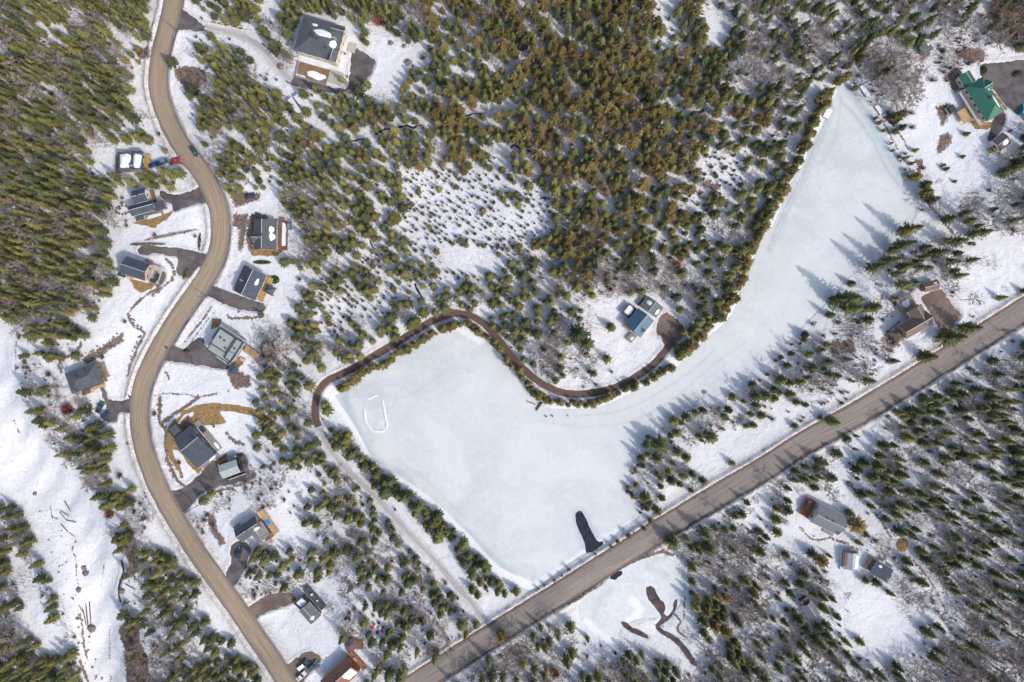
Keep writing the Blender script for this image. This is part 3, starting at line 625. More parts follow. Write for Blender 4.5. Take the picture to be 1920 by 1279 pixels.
def strip(name, line, half, mat, dz, nacross=8, wob=0.0):
    vs = []; uvs = []; L = 0; n = len(line); pts = [Vector(p) for p in line]
    dens = []
    for i in range(n - 1):
        m = max(1, int((pts[i+1] - pts[i]).length * K / 1.5))
        for k in range(m): dens.append(pts[i].lerp(pts[i+1], k / m))
    dens.append(pts[-1]); n = len(dens)
    for i, p in enumerate(dens):
        t = (dens[min(i + 2, n - 1)] - dens[max(i - 2, 0)]).normalized(); nn = Vector((-t.y, t.x))
        if i: L += (p - dens[i-1]).length * K
        for k in range(nacross + 1):
            s = (k / nacross * 2 - 1); wv = wob * mnoise.noise(Vector((L * .25, s * 3, 4))) + wob * .6 * mnoise.noise(Vector((L * .9, s * 3, 4)))
            q = p + nn * (half + (wv if abs(s) > .9 else 0)) * s
            g_ = ground(q.x, q.y); vs.append((g_.x, g_.y, g_.z + dz)); uvs.append((s * half * K, L))
    w_ = nacross + 1
    fs = [(i*w_+k, i*w_+k+1, (i+1)*w_+k+1, (i+1)*w_+k) for i in range(n-1) for k in range(nacross)]
    me = bpy.data.meshes.new(name); me.from_pydata(vs, [], fs); uv = me.uv_layers.new(name='UVMap')
    for l in me.loops: uv.data[l.index].uv = uvs[l.vertex_index]
    me.update()
    if me.polygons[0].normal.z < 0: me.flip_normals()
    me.materials.append(mat); o = bpy.data.objects.new(name, me); col.objects.link(o); o['kind'] = 'structure'
    return o
strip('road', ROAD, 18.5, M['dirt_road'], 0.12, 10, 1.2)
strip('highway', HWY, 23, M['highway'], 0.12, 10, 1.5)
strip('snowy_path', TRAIL2, 5, M['packed'], 0.09, 6, 1.6); strip('snowy_lane', LANE, 6.5, M['packed'], 0.11, 6, 2.2)
strip('dirt_path', TRAIL, 6.8, M['trail'], 0.10, 6, 1.8)
for kd, p in DRIVES: drape('driveway', smooth(p, 3, True), M[kd], 0.085 if kd == 'drive' else 0.08, 2.5, jitter=3.2)
lake = drape('lake_ice', LAKE, M['ice'], 0, 0.85, zfix=0.03, chans=[isnow, iteal, itrk], jitter=1.6)
pond = drape('pond_ice', POND, M['ice'], 0, 1.0, zfix=0.03, chans=[isnow, iteal, itrk], jitter=1.6)
drape('water', HOLE, M['water'], 0, 1.5, zfix=0.045, jitter=0.8)
for p in (W1, W2, W3): drape('water', p, M['mud'] if p is not W3 else M['water'], 0, 1.5, zfix=0.045, jitter=2.2)
for p, hw in STREAMS: 
    s = strip('stream', p, hw + 0.3, M['mud'] if p[0][0] < 300 and p[0][1] > 600 else M['water'], 0.03, 2, 2.6)
#==PART2==

# ------------------------------------------------------------------ buildings
def rz_gable(u0, u1, v0, v1, ze, rise, axis, pos):
    def f(u, v):
        t = (v - v0) / (v1 - v0) if axis == 'u' else (u - u0) / (u1 - u0)
        return ze + rise * (t / pos if t < pos else (1 - t) / (1 - pos))
    return f
M['wall_cream'] = planks('cream_siding', (0.58, 0.53, 0.44), 1, 0.1); M['wall_tan'] = planks('tan_siding', (0.42, 0.33, 0.24), 1, 0.15)
M['wall_grey'] = planks('grey_siding', (0.33, 0.34, 0.36), 1, 0.12); M['wall_dark'] = planks('dark_siding', (0.10, 0.105, 0.115), 1, 0.15)
M['wall_brown'] = planks('brown_cladding', (0.24, 0.12, 0.065), 1, 0.2); M['wall_white'] = planks('white_siding', (0.72, 0.71, 0.69), 1, 0.06)
M['frame'] = plain('white_window_frame', (0.75, 0.75, 0.74), 0.5, 0.08); M['glass'] = glassy('window_glass', (0.03, 0.04, 0.05))
M['r_slate'] = shingle('slate_grey_shingles', (0.082, 0.09, 0.105)); M['r_slate2'] = shingle('blue_grey_shingles', (0.06, 0.075, 0.10)); M['r_grey'] = shingle('grey_shingles', (0.15, 0.152, 0.16))
M['r_beige'] = shingle('beige_grey_shingles', (0.24, 0.225, 0.21)); M['r_green'] = shingle('green_metal_roof', (0.028, 0.125, 0.088), 0.0, 0.5, 0.35, 0, 0.15); M['r_greeng'] = shingle('grey_green_shingles', (0.12, 0.15, 0.14))
M['r_blue'] = shingle('steel_blue_metal_roof', (0.065, 0.135, 0.19), 0.0, 0.55, 0.35, 1, 0.15); M['r_brown'] = shingle('brown_shingles', (0.17, 0.125, 0.10)); M['r_red'] = shingle('red_brown_metal_roof', (0.22, 0.085, 0.055), 0, 0.55, 0.2, 0, 0.15)
M['r_flat'] = plain('grey_green_membrane', (0.34, 0.38, 0.365), 0.8, 0.1, 0.6); M['r_steel'] = shingle('grey_metal_roof', (0.17, 0.175, 0.195), 0.0, 0.5, 0.3, 1, 0.12); M['r_plum'] = shingle('plum_brown_shingles', (0.12, 0.088, 0.09))
M['deck_brown'] = planks('brown_stained_deck', (0.19, 0.10, 0.07)); M['deck_tan'] = planks('tan_wood_deck', (0.50, 0.335, 0.185)); M['deck_gold'] = planks('new_yellow_timber', (0.50, 0.31, 0.12)); M['deck_grey'] = planks('weathered_grey_deck', (0.26, 0.225, 0.20)); M['deck_red'] = planks('red_stained_deck', (0.33, 0.12, 0.06))
M['deck_dark'] = planks('dark_stained_deck', (0.07, 0.08, 0.085)); M['trim'] = plain('white_trim', (0.70, 0.70, 0.68), 0.5, 0.05); M['trim_dark'] = plain('dark_metal_trim', (0.05, 0.052, 0.058), 0.5, 0.1)
M['concrete'] = plain('pale_concrete', (0.46, 0.42, 0.35), 0.9, 0.12, 0.8); M['stone'] = plain('stone_slabs', (0.27, 0.25, 0.235), 0.9, 0.35, 1.4); M['poly'] = plain('milky_plastic_sheet', (0.36, 0.40, 0.41), 0.35, 0.25, 0.7)
M['black'] = plain('black_rubber', (0.03, 0.03, 0.032), 0.6, 0.2); M['chrome'] = plain('dull_metal', (0.45, 0.45, 0.46), 0.35, 0.1, metal=0.9); M['poolblue'] = plain('blue_pool_cover', (0.04, 0.26, 0.62), 0.4, 0.12); M['dirt'] = plain('bare_brown_soil', (0.23, 0.15, 0.085), 0.95, 0.35, 1.0)

class House:
    def __init__(s, name, label, cat, cx, cy, ang, ze=3.2, group=None, pad=8):
        p = at(cx, cy, ze); s.ang = R(ang); s.scale = K * (H - p.z) / H; s.z = p.z - ze; s.ze = ze
        s.o = empty(name, (p.x, p.y, s.z), -s.ang); tag(s.o, label, cat, group); s.c = (cx, cy); s.a = ang; s.pad = pad; s.rf = None; s.ext = []
    def P(s, u, v, z=0): return Vector((u * s.scale, -v * s.scale, z))
    def px(s, u, v):
        c, n = math.cos(s.ang), math.sin(s.ang); return (s.c[0] + u * c - v * n, s.c[1] + u * n + v * c)
    def keep(s, u0, u1, v0, v1, pad=None):
        pad = s.pad if pad is None else pad
        put(block, [s.px(u0 - pad, v0 - pad), s.px(u1 + pad, v0 - pad), s.px(u1 + pad, v1 + pad), s.px(u0 - pad, v1 + pad)], 1.0, 1)
    def block(s, u0, u1, v0, v1, ze=None, rise=1.8, axis='u', kind='gable', roof='r_slate', wall='wall_tan', pos=0.5, hip=0.3, inset=2.0, wins=2, z0=-1.0, vents=(), trim='trim', snow=()):
        ze = s.ze if ze is None else ze; sc_ = s.scale; s.keep(u0, u1, v0, v1)
        U0, U1, V0, V1 = u0 + inset, u1 - inset, v0 + inset, v1 - inset
        rz = None; mr = MB(); T = 0.22
        if kind == 'gable': rz = rz_gable(u0, u1, v0, v1, ze, rise, axis, pos)
        elif kind == 'hip':
            def rz(u, v, L=min(u1 - u0, v1 - v0) / 2):
                return ze + rise * min(1.0, min(u - u0, u1 - u, v - v0, v1 - v) / L)
        elif kind == 'shed':
            def rz(u, v): t = (v - v0) / (v1 - v0) if axis == 'u' else (u - u0) / (u1 - u0); return ze + rise * t
        else:
            def rz(u, v): return ze
        # wall outline, raised to the underside of the roof
        ring = [(U0, V0), (U1, V0), (U1, V1), (U0, V1)]
        if kind == 'gable':
            if axis == 'u': m = V0 + 0; vm = v0 + (v1 - v0) * pos; ring = [(U0, V0), (U1, V0), (U1, vm), (U1, V1), (U0, V1), (U0, vm)]
            else: um = u0 + (u1 - u0) * pos; ring = [(U0, V0), (um, V0), (U1, V0), (U1, V1), (um, V1), (U0, V1)]
        mw = MB(); n = len(ring); vs = [s.P(u, v, z0) for u, v in ring] + [s.P(u, v, max(0.3, rz(u, v) - T)) for u, v in ring]
        mw.add(vs, [(k, n + k, n + (k + 1) % n, (k + 1) % n) for k in range(n)])
        if kind == 'flat': mw.add([s.P(u, v, ze - 0.02) for u, v in ring], [tuple(range(n - 1, -1, -1))])
        wob = mw.build('wall', M[wall], s.o)
        # roof shell
        def slab(pts):      # pts = list of (u, v, z) seen from above, anticlockwise in world
            a = [s.P(*p) for p in pts]; b = [x - Vector((0, 0, T)) for x in a]; n = len(a)
            if (a[1] - a[0]).cross(a[2] - a[0]).z < 0: a.reverse(); b.reverse()
            mr.add(a + b, [tuple(range(n)), tuple(range(2 * n - 1, n - 1, -1))] + [(n + k, n + (k + 1) % n, (k + 1) % n, k) for k in range(n)])
        if kind == 'gable':
            if axis == 'u': vm = v0 + (v1 - v0) * pos; slab([(u0, v0, ze), (u1, v0, ze), (u1, vm, ze + rise), (u0, vm, ze + rise)]); slab([(u0, vm, ze + rise), (u1, vm, ze + rise), (u1, v1, ze), (u0, v1, ze)])
            else: um = u0 + (u1 - u0) * pos; slab([(u0, v0, ze), (um, v0, ze + rise), (um, v1, ze + rise), (u0, v1, ze)]); slab([(um, v0, ze + rise), (u1, v0, ze), (u1, v1, ze), (um, v1, ze + rise)])
        elif kind == 'hip':
            L = min(u1 - u0, v1 - v0) / 2; zt = ze + rise
            if u1 - u0 >= v1 - v0: a, b = (u0 + L, (v0 + v1) / 2, zt), (u1 - L, (v0 + v1) / 2, zt); sides = [[(u0, v0, ze), (u1, v0, ze), b, a], [(u1, v0, ze), (u1, v1, ze), b], [(u1, v1, ze), (u0, v1, ze), a, b], [(u0, v1, ze), (u0, v0, ze), a]]
            else: a, b = ((u0 + u1) / 2, v0 + L, zt), ((u0 + u1) / 2, v1 - L, zt); sides = [[(u0, v0, ze), (u1, v0, ze), a], [(u1, v0, ze), (u1, v1, ze), b, a], [(u1, v1, ze), (u0, v1, ze), b], [(u0, v1, ze), (u0, v0, ze), a, b]]
            for q in sides:
                if abs(u1 - u0 - v1 + v0) < 0.01 and len(q) == 4: q = q[:3]
                slab(q)
        else: slab([(u0, v0, rz(u0, v0)), (u1, v0, rz(u1, v0)), (u1, v1, rz(u1, v1)), (u0, v1, rz(u0, v1))])
        ro = mr.build('roof', M[roof], s.o)
        if kind == 'flat':
            pr = MB(); h_ = 0.45; tk = 1.2
            for a0, a1, b0, b1 in ((u0, u1, v0, v0 + tk), (u0, u1, v1 - tk, v1), (u0, u0 + tk, v0 + tk, v1 - tk), (u1 - tk, u1, v0 + tk, v1 - tk)):
                p0, p1 = s.P(a0, b0), s.P(a1, b1); pr.box(p0.x, p1.x, p1.y, p0.y, ze + 0.003, ze + h_)
            pr.build('parapet', M[trim], ro)
        else:
            # fascia boards along the eaves and ridge cap
            fz = MB()
            if kind == 'gable':
                if axis == 'u': vm = v0 + (v1 - v0) * pos; fz.tube(s.P(u0, vm, ze + rise + .02), s.P(u1, vm, ze + rise + .02), .09, .09, 5); ee = [((u0, v0), (u1, v0)), ((u0, v1), (u1, v1))]
                else: um = u0 + (u1 - u0) * pos; fz.tube(s.P(um, v0, ze + rise + .02), s.P(um, v1, ze + rise + .02), .09, .09, 5); ee = [((u0, v0), (u0, v1)), ((u1, v0), (u1, v1))]
                for a, b in ee: fz.tube(s.P(*a, ze - .12), s.P(*b, ze - .12), .09, .09, 5)
                fz.build('gutter', M[trim], ro)
        for (u, v) in vents:
            z = rz(u, v); p = s.P(u, v); c = MB()
            c.box(p.x - .25, p.x + .25, p.y - .25, p.y + .25, z - .25, z + .55).box(p.x - .32, p.x + .32, p.y - .32, p.y + .32, z + .553, z + .63)
            c.build('roof_vent', M['trim_dark'], ro)
        for sn in snow: s.snow(rz, sn, ro)
        # windows on the four sides
        if wins:
            zt = ze - 0.75
            for side in range(4):
                a, b = [((U0, V0), (U1, V0)), ((U1, V0), (U1, V1)), ((U1, V1), (U0, V1)), ((U0, V1), (U0, V0))][side]
                A = s.P(*a); Bv = s.P(*b); L = (Bv - A).length; d = (Bv - A).normalized(); nrm = Vector((-d.y, d.x, 0)) if side in (0, 1, 2, 3) else None
                cen = s.P((U0 + U1) / 2, (V0 + V1) / 2)
                if (A - cen).dot(nrm) < 0: nrm = -nrm
                m = max(1, min(wins, int(L / 3)))
                for lvl in range(1 if ze < 4.6 else 2):
                    for k in range(m):
                        c = A + d * L * (k + 0.5) / m + Vector((0, 0, zt - 0.6 - lvl * 2.7)); hw, hh = min(0.75, L / m * .3), 0.6
                        def rect(off, w2, h2, th):
                            q = []
                            for dz in (-h2, h2):
                                for dd in (-w2, w2):
                                    for nn in (0, th): q.append(c + d * dd + Vector((0, 0, dz)) + nrm * (off + nn))
                            return q
                        fs = [(0,1,3,2),(4,6,7,5),(0,4,5,1),(2,3,7,6),(1,5,7,3),(0,2,6,4)]
                        wf = MB().add(rect(0.004, hw, hh, 0.06), fs).build('window', M['frame'], wob)
                        MB().add(rect(0.068, hw - .1, hh - .1, 0.02), fs).build('pane', M['glass'], wf)
        s.rf = rz; s.roof = ro; s.wob = wob; return rz
    def snow(s, rz, spec, parent):
        """irregular pad of old snow lying on a roof: (u, v, ru, rv, seed[, squareness])"""
        u, v, ru, rv, seed = spec[:5]; sq = spec[5] if len(spec) > 5 else 0.0
        mb = MB(); n = 28; rings = 5; vs = [s.P(u, v, rz(u, v) + .13)]
        for j in range(1, rings + 1):
            for k in range(n):
                t = 2 * math.pi * k / n; r = j / rings
                e = 1 + 0.28 * mnoise.noise(Vector((math.cos(t) * 1.3, math.sin(t) * 1.3, seed))) + 0.1 * mnoise.noise(Vector((math.cos(t) * 4, math.sin(t) * 4, seed)))
                if sq: e *= (1 - sq) + sq / max(abs(math.cos(t)), abs(math.sin(t)))
                uu = u + math.cos(t) * ru * r * e; vv = v + math.sin(t) * rv * r * e
                z = rz(uu, vv); h_ = 0.13 * (1 - r ** 6) - (0.05 if j == rings else 0)
                vs.append(s.P(uu, vv, z + h_))
        fs = [(0, 1 + (k + 1) % n, 1 + k) for k in range(n)]
        for j in range(rings - 1):
            for k in range(n): a = 1 + j * n + k; b = 1 + j * n + (k + 1) % n; fs.append((a, b, b + n, a + n))
        o = mb.add(vs, fs).build('roof_snow', M['snow'], parent, True); me = o.data
        if me.polygons[0].normal.z < 0: me.flip_normals()
        return o
    def deck(s, u0, u1, v0, v1, z=1.0, mat='deck_brown', rail=True, name='deck', sides='NESW', th=0.2, snow=None, keep=True, legs=True):
        if keep: s.keep(u0, u1, v0, v1, 4)
        a, b = s.P(u0, v1), s.P(u1, v0); mb = MB().box(a.x, b.x, a.y, b.y, z - th, z)
        if legs:
            for x in (a.x + .15, (a.x + b.x) / 2, b.x - .15):
                for y in (a.y + .15, b.y - .15): mb.box(x - .08, x + .08, y - .08, y + .08, -1, z - th - .003)
        o = mb.build(name, M[mat], s.o)
        if rail:
            r = MB(); C4 = {'N': ((u0, v0), (u1, v0)), 'S': ((u0, v1), (u1, v1)), 'W': ((u0, v0), (u0, v1)), 'E': ((u1, v0), (u1, v1))}
            for sd in sides:
                p, q = C4[sd]; p = s.P(*p, z); q = s.P(*q, z); L = (q - p).length; m = max(1, int(L / 1.3))
                r.tube(p + Vector((0, 0, 1)), q + Vector((0, 0, 1)), .05, .05, 5); r.tube(p + Vector((0, 0, .2)), q + Vector((0, 0, .2)), .03, .03, 4)
                for k in range(m + 1): c = p.lerp(q, k / m); r.tube(c, c + Vector((0, 0, 1.02)), .04, .04, 5)
            r.build('railing', M[mat if mat != 'concrete' else 'trim'], o)
        if snow:
            s.snow(lambda u, v: z, snow, o)
        return o
    def boxpart(s, name, u0, u1, v0, v1, z0, z1, mat, bevel=0.0, parent=None):
        a, b = s.P(u0, v1), s.P(u1, v0)
        return MB().box(a.x, b.x, a.y, b.y, z0, z1).build(name, M[mat], parent or s.o, bevel=bevel)
    def chimney(s, u, v, h=1.2, mat='stone', w_=0.45):
        z = s.rf(u, v); p = s.P(u, v); return MB().box(p.x - w_, p.x + w_, p.y - w_, p.y + w_, z - .6, z + h).box(p.x - w_ - .08, p.x + w_ + .08, p.y - w_ - .08, p.y + w_ + .08, z + h + .003, z + h + .12).build('chimney', M[mat], s.roof)
    def door(s, u, v, side, mat='wall_brown'):
        p = s.P(u, v); dx = .5 if side in 'NS' else .05; dy = .05 if side in 'NS' else .5
        return MB().box(p.x - dx, p.x + dx, p.y - dy, p.y + dy, 0.1, 2.2).build('door', M[mat], s.wob)

# 1 large slate-roofed house, top
h = House('house', 'large two storey cream house with slate grey roof at the top beside an asphalt yard', 'house', 600, 72, 16, 6.2)
h.block(-41, 40, -34, 34, rise=2.6, kind='hip', roof='r_slate', wall='wall_cream', wins=5, vents=[(-14, 1), (-8, 5), (-1, 6), (18, 17)], snow=[(-14, -20, 6, 3, 1.), (6, -8, 19, 7, 2.), (28, 6, 7, 8, 3.)])
h.block(16, 41.5, -30, -14, ze=6.4, rise=1.6, axis='u', roof='r_slate', wall='wall_cream', wins=1); h.block(22, 41, 14, 35.5, ze=6.3, rise=1.7, axis='v', roof='r_slate', wall='wall_cream', wins=1)
h.deck(-34, 25, 44, 72, 0.55, 'dirt', False, 'terrace', legs=False, th=1.2, snow=(2, 61, 19, 8, 4.)); h.boxpart('patio', 25.5, 52, 43, 66, -1, 0.75, 'concrete'); h.boxpart('retaining_wall', -35, 26, 72, 75, -1, 1.0, 'stone'); h.boxpart('retaining_wall', -38, -35, 44, 75, -1, 1.0, 'stone'); h.boxpart('entrance_pad', 46, 60, -18, 0, -1, 0.5, 'concrete')
h.chimney(30, -4, 1.3)
# 2 house with two snow covered roofs, west side of road
h = House('house', 'low grey roofed house with two squares of snow on its roof near the red car', 'house', 246, 302, 2, 3.4)
h.block(-26, 0, -16, 20, rise=1.2, kind='hip', roof='r_slate', wall='wall_tan', snow=[(-11, 0, 10.5, 14, 5., .8)]); h.block(0.5, 22, -19, 14, ze=3.6, rise=1.0, kind='hip', roof='r_slate', wall='wall_tan', snow=[(13, 0, 8, 13, 6., .9)])
h.deck(-34, -26, -11, 22, 1.2, 'deck_brown'); h.deck(22, 30, -16, 18, 1.2, 'deck_gold'); h.chimney(3, 10)
# 3 dark L shaped house
h = House('house', 'dark slate L shaped house with white gable wall above a strip of yellow lawn', 'house', 266, 378, -15, 4.4)
h.block(-14, 12, -24, 1, rise=1.5, axis='u', roof='r_slate2', wall='wall_white', wins=3, vents=[(-2, -12)]); h.block(-25, 20, 2, 22, rise=1.7, axis='u', roof='r_slate2', wall='wall_dark', wins=3, vents=[(-8, 9)])
h.block(18, 38, 6, 22, ze=3.0, rise=0.8, kind='shed', axis='v', roof='r_slate', wall='wall_dark', wins=1); h.deck(-8, 26, 22.5, 31, 0.8, 'deck_grey', True, 'snowy_deck', snow=(8, 27, 15, 3.6, 7., .8)); h.boxpart('shed_roof', -25, -9, 22.5, 30, 2.0, 2.2, 'r_slate')
h.boxpart('terrace', 12.5, 19, -22, 1, -1, 0.9, 'deck_brown'); h.boxpart('blue_barrel', 16, 19, -25, -22.5, 0.9, 1.9, 'poolblue', 0.1)
# 4 house with round stone edged garden
h = House('house', 'dark gabled house with pale tan deck on its east end above the curved stone wall', 'house', 256, 504, 18, 3.8)
h.block(-25, 22, -17, 17, rise=2.4, roof='r_slate2', wall='wall_tan', wins=3, vents=[(-2, -6)]); h.block(-33, -17, 15, 23, ze=2.8, rise=.6, kind='shed', axis='u', roof='r_slate2', wall='wall_brown', wins=1)
h.deck(23, 42, -16, 16, 1.8, 'concrete'); h.boxpart('awning', 36, 44, -4, 10, 3.4, 3.5, 'trim_dark'); h.boxpart('skylight_row', 27, 38, 9, 17, 1.82, 2.3, 'trim_dark'); h.deck(-16, -8, 18, 22, 1.0, 'deck_gold', False); h.deck(4, 18, -22, -17.5, 1.2, 'deck_brown', False, 'back_step')
# 5 grey house with long snowy pool deck
h = House('house', 'grey shingled house with long narrow snow covered deck, just east of the sandy road', 'house', 498, 440, 1, 3.6)
h.block(-21, 21, -28, 28, rise=2.2, axis='v', pos=.4, roof='r_slate', wall='wall_tan', wins=3, vents=[(-3, 2)], snow=[(12, -9, 5, 7, 8.), (13, 4, 5.5, 8, 9.)]); h.block(-25, -4, -2, 14, ze=3.7, rise=1.7, axis='u', roof='r_slate', wall='wall_tan', wins=1)
h.deck(23, 38, -27, 27, 1.4, 'deck_brown', snow=(31, -2, 4.5, 22, 10., .9)); h.boxpart('green_cover', 18, 23, -20, -11, 1.5, 2.3, 'fir', .1); h.boxpart('blue_box', 15, 22, -30, -27, 0, 1.5, 'poolblue', .1); h.boxpart('red_box', 23, 30, -34, -28, 0, 1.6, 'deck_red', .1)
# 6 dark roof house with yellow deck
h = House('house', 'dark grey house with brown veranda to the west and yellow timber deck to the east', 'house', 470, 530, 25, 3.8)
h.block(-21, 22, -24, 27, rise=2.6, axis='v', pos=.44, roof='r_slate2', wall='wall_tan', wins=3, vents=[(-3, 3)], snow=[(12, -6, 2.8, 8, 11.)]); h.block(-19, -6, -4, 9, ze=4.0, rise=1.1, axis='u', roof='r_slate', wall='wall_tan', wins=1)
h.deck(-29, -21.5, -24, 28, 1.0, 'deck_brown'); h.deck(23, 32, -24, 24, 1.6, 'deck_gold')
# gazebo beside it
h = House('gazebo', 'dark pyramid roofed gazebo in the snow east of the yellow timber deck', 'gazebo', 506, 544, 28, 2.6)
h.block(-9, 9, -8, 8, rise=1.3, kind='hip', roof='r_slate', wall='wall_dark', wins=0, inset=6.5)
for a in (-8, 8):
    for b in (-7, 7): h.boxpart('post', a - .5, a + .5, b - .5, b + .5, -0.5, 2.4, 'trim_dark')
# 7 modern flat roofed house
h = House('house', 'modern house with flat grey-green membrane roofs and dark parapets', 'house', 420, 645, 33, 5.0)
h.block(-27, 26, -27, 4, ze=4.0, kind='flat', roof='r_flat', wall='wall_grey', wins=4, trim='r_flat'); h.block(-22, 28, 4.5, 27, ze=4.6, kind='flat', roof='r_flat', wall='wall_grey', wins=4, trim='trim_dark'); h.block(-21, 14, -22, 12, ze=5.8, kind='flat', roof='r_flat', wall='wall_dark', wins=0, inset=.6, trim='trim_dark', vents=[(-10, -8), (-1, -7), (8, 4)]); h.block(14.5, 30, -22, 22, ze=5.0, kind='flat', roof='r_flat', wall='wall_grey', wins=2, trim='trim_dark', vents=[(22, -4)])
h.deck(31, 64, -17, -4, 0.9, 'deck_tan', True, 'wooden_terrace', 'N'); h.boxpart('swim_spa', 64, 82, -16, 1, -.5, 1.3, 'trim_dark', .1); h.boxpart('spa_cover', 65, 81, -15, 0, 1.303, 1.4, 'r_blue', .05); h.boxpart('garden_step', 33, 42, 8, 14, -.5, .5, 'concrete')
h = House('gazebo', 'dark square garden shelter with canopy beside the modern flat roofed house', 'gazebo', 437, 694, 3, 2.4)
h.block(-8, 8, -8, 8, rise=.5, kind='hip', roof='r_slate2', wall='wall_dark', wins=0, inset=6.5)
for a in (-7, 7):
    for b in (-7, 7): h.boxpart('post', a - .5, a + .5, b - .5, b + .5, -0.5, 2.3, 'trim_dark')
# 8 house west of road bend
h = House('house', 'wide dark grey roofed house with brown porch just below a brown rubble slope', 'house', 159, 708, -20.5, 3.6)
h.block(-33, 30, -20, 20, rise=1.5, kind='hip', roof='r_slate', wall='wall_brown', wins=4, vents=[(-9, -6), (8, -11)]); h.deck(-21, 22, 20.5, 26, 0.8, 'deck_tan', False, 'porch'); h.deck(-20, -4, 20.8, 29, 1.9, 'deck_brown', False, 'porch_roof', keep=False); h.deck(30.5, 37, -15, 12, 1.0, 'deck_grey', True, 'side_deck'); h.deck(-37, -33.5, -18, 20, 0.8, 'deck_brown', False, 'side_walk')
# 9 dark navy house on the golden plot
h = House('house', 'navy roofed house standing inside a ring of golden bare soil', 'house', 364, 838, 51, 3.8)
h.block(-35, 36, -21, 21, rise=2.0, axis='v', pos=.38, roof='r_slate2', wall='wall_dark', wins=3, vents=[(-16, -12), (-12, -10)]); h.block(-57, -36, 0, 20, ze=3.0, kind='flat', roof='r_slate', wall='wall_dark', wins=1, trim='trim_dark')
h.deck(-38, 32, -33, -21.5, 0.6, 'stone', False, 'stone_terrace', snow=(22, -28, 8, 3.5, 12.)); h.deck(-56, -36, -22, -1, 0.4, 'deck_brown', False, 'back_terrace'); h.boxpart('hot_tub', -22, -12, -31, -23, .6, 1.5, 'trim_dark', .1); h.deck(30, 40, -20, 18, .5, 'stone', False, 'front_step', snow=(36, -6, 3, 9, 13.))
h = House('carport', 'car shelter with milky grey translucent roof on the dark asphalt by the navy roofed house', 'carport', 430, 880, -20, 2.8)
h.block(-18, 18, -13, 12, rise=.9, axis='u', roof='poly', wall='trim_dark', wins=0, inset=1.5, pos=.5)
h.boxpart('screen_wall', 19, 20.5, -22, 10, -.5, 1.8, 'trim_dark'); h.boxpart('back_wall', -20, 20, -22, -20.5, -.5, 2.2, 'trim_dark'); h.boxpart('low_wall', -12, 22, 18, 19.2, -.5, 1.1, 'trim'); h.boxpart('bin', 19, 26, -19, -14, -.5, 1.2, 'black', .1)
# 10 house with blue pool
h = House('house', 'grey gabled house with orange-brown deck and small blue pool cover', 'house', 466, 992, -34, 3.6)
h.block(-24, 24, -14, 14, rise=2.2, roof='r_slate', wall='wall_tan', wins=3, vents=[(1, -1)]); h.block(-1, 27, 1, 32, ze=3.6, rise=1.9, axis='v', roof='r_beige', wall='wall_brown', wins=2, snow=[(16, 8, 7, 3, 14.)])
h.deck(28, 40, -16, 36, 1.3, 'deck_tan', sides='NES'); h.deck(10, 27, 32.5, 38, 1.0, 'deck_red'); h.boxpart('pool', 27.5, 37, 6, 15, 1.303, 1.5, 'poolblue', .05); h.boxpart('porch', -1, 3, 14, 30, -.5, .5, 'deck_red'); h.boxpart('side_shed', -27, -15, -19, -14, -.5, 1.8, 'deck_grey')
# 11 small house with dark deck
h = House('house', 'small grey house with dark slatted deck and one round snow patch on its roof', 'house', 578, 1146, 48, 3.4)
h.block(-12, 22, -13, 13, rise=1.6, roof='r_grey', wall='wall_dark', wins=2, snow=[(14, 1, 3.6, 5.5, 15.)]); h.block(-29, -12.5, -10, 10, ze=3.0, kind='flat', roof='r_slate', wall='wall_dark', wins=1, trim='trim_dark', snow=[(-20, 0, 7, 8, 16., .9)])
h.deck(-34, 16, -27, -14, 1.1, 'deck_dark'); h.boxpart('deck_table', -20, -16, -24, -20, 1.1, 1.9, 'trim'); h.boxpart('deck_box', -4, -1, -23, -20, 1.1, 1.7, 'trim'); h.deck(-32, -24, 10.5, 17, .8, 'deck_dark', False, 'front_deck')
# 12 red-brown house at bottom edge
h = House('house', 'red-brown metal roofed house cut by the bottom edge, square of snow on its roof', 'house', 640, 1263, -43, 4.0)
h.block(-38, 28, -17, 22, rise=3.0, roof='r_red', wall='wall_brown', wins=3, pos=.48, vents=[(-12, -4), (-6, -6)], snow=[(14, 10, 12, 9, 17., .85)]); h.deck(28.5, 38, -16, 26, 1.4, 'deck_red'); h.boxpart('deck_table', 31, 34, -4, 4, 1.4, 2.1, 'concrete')
h = House('gazebo', 'round brown shingled gazebo with an orange canoe leaning by it, above the red-brown house', 'gazebo', 657, 1210, 0, 2.8)
mb = MB(); mb.lathe([(2.6, 2.5), (2.7, 2.6), (1.2, 3.3), (0.05, 3.9)], 8); mb.build('roof', M['r_plum'], h.o); h.keep(-14, 14, -14, 14, 2)
mb = MB()
for k in range(8): a = R(45 * k); mb.tube((2.2 * math.cos(a), 2.2 * math.sin(a), -.5), (2.2 * math.cos(a), 2.2 * math.sin(a), 2.55), .08, .08, 5)
mb.build('post', M['deck_brown'], h.o); MB().lathe([(0.01, .15), (2.4, .15), (2.4, -.5)], 16).build('floor', M['deck_brown'], h.o)
h.deck(8, 22, -4, 12, 0.6, 'deck_brown', False)
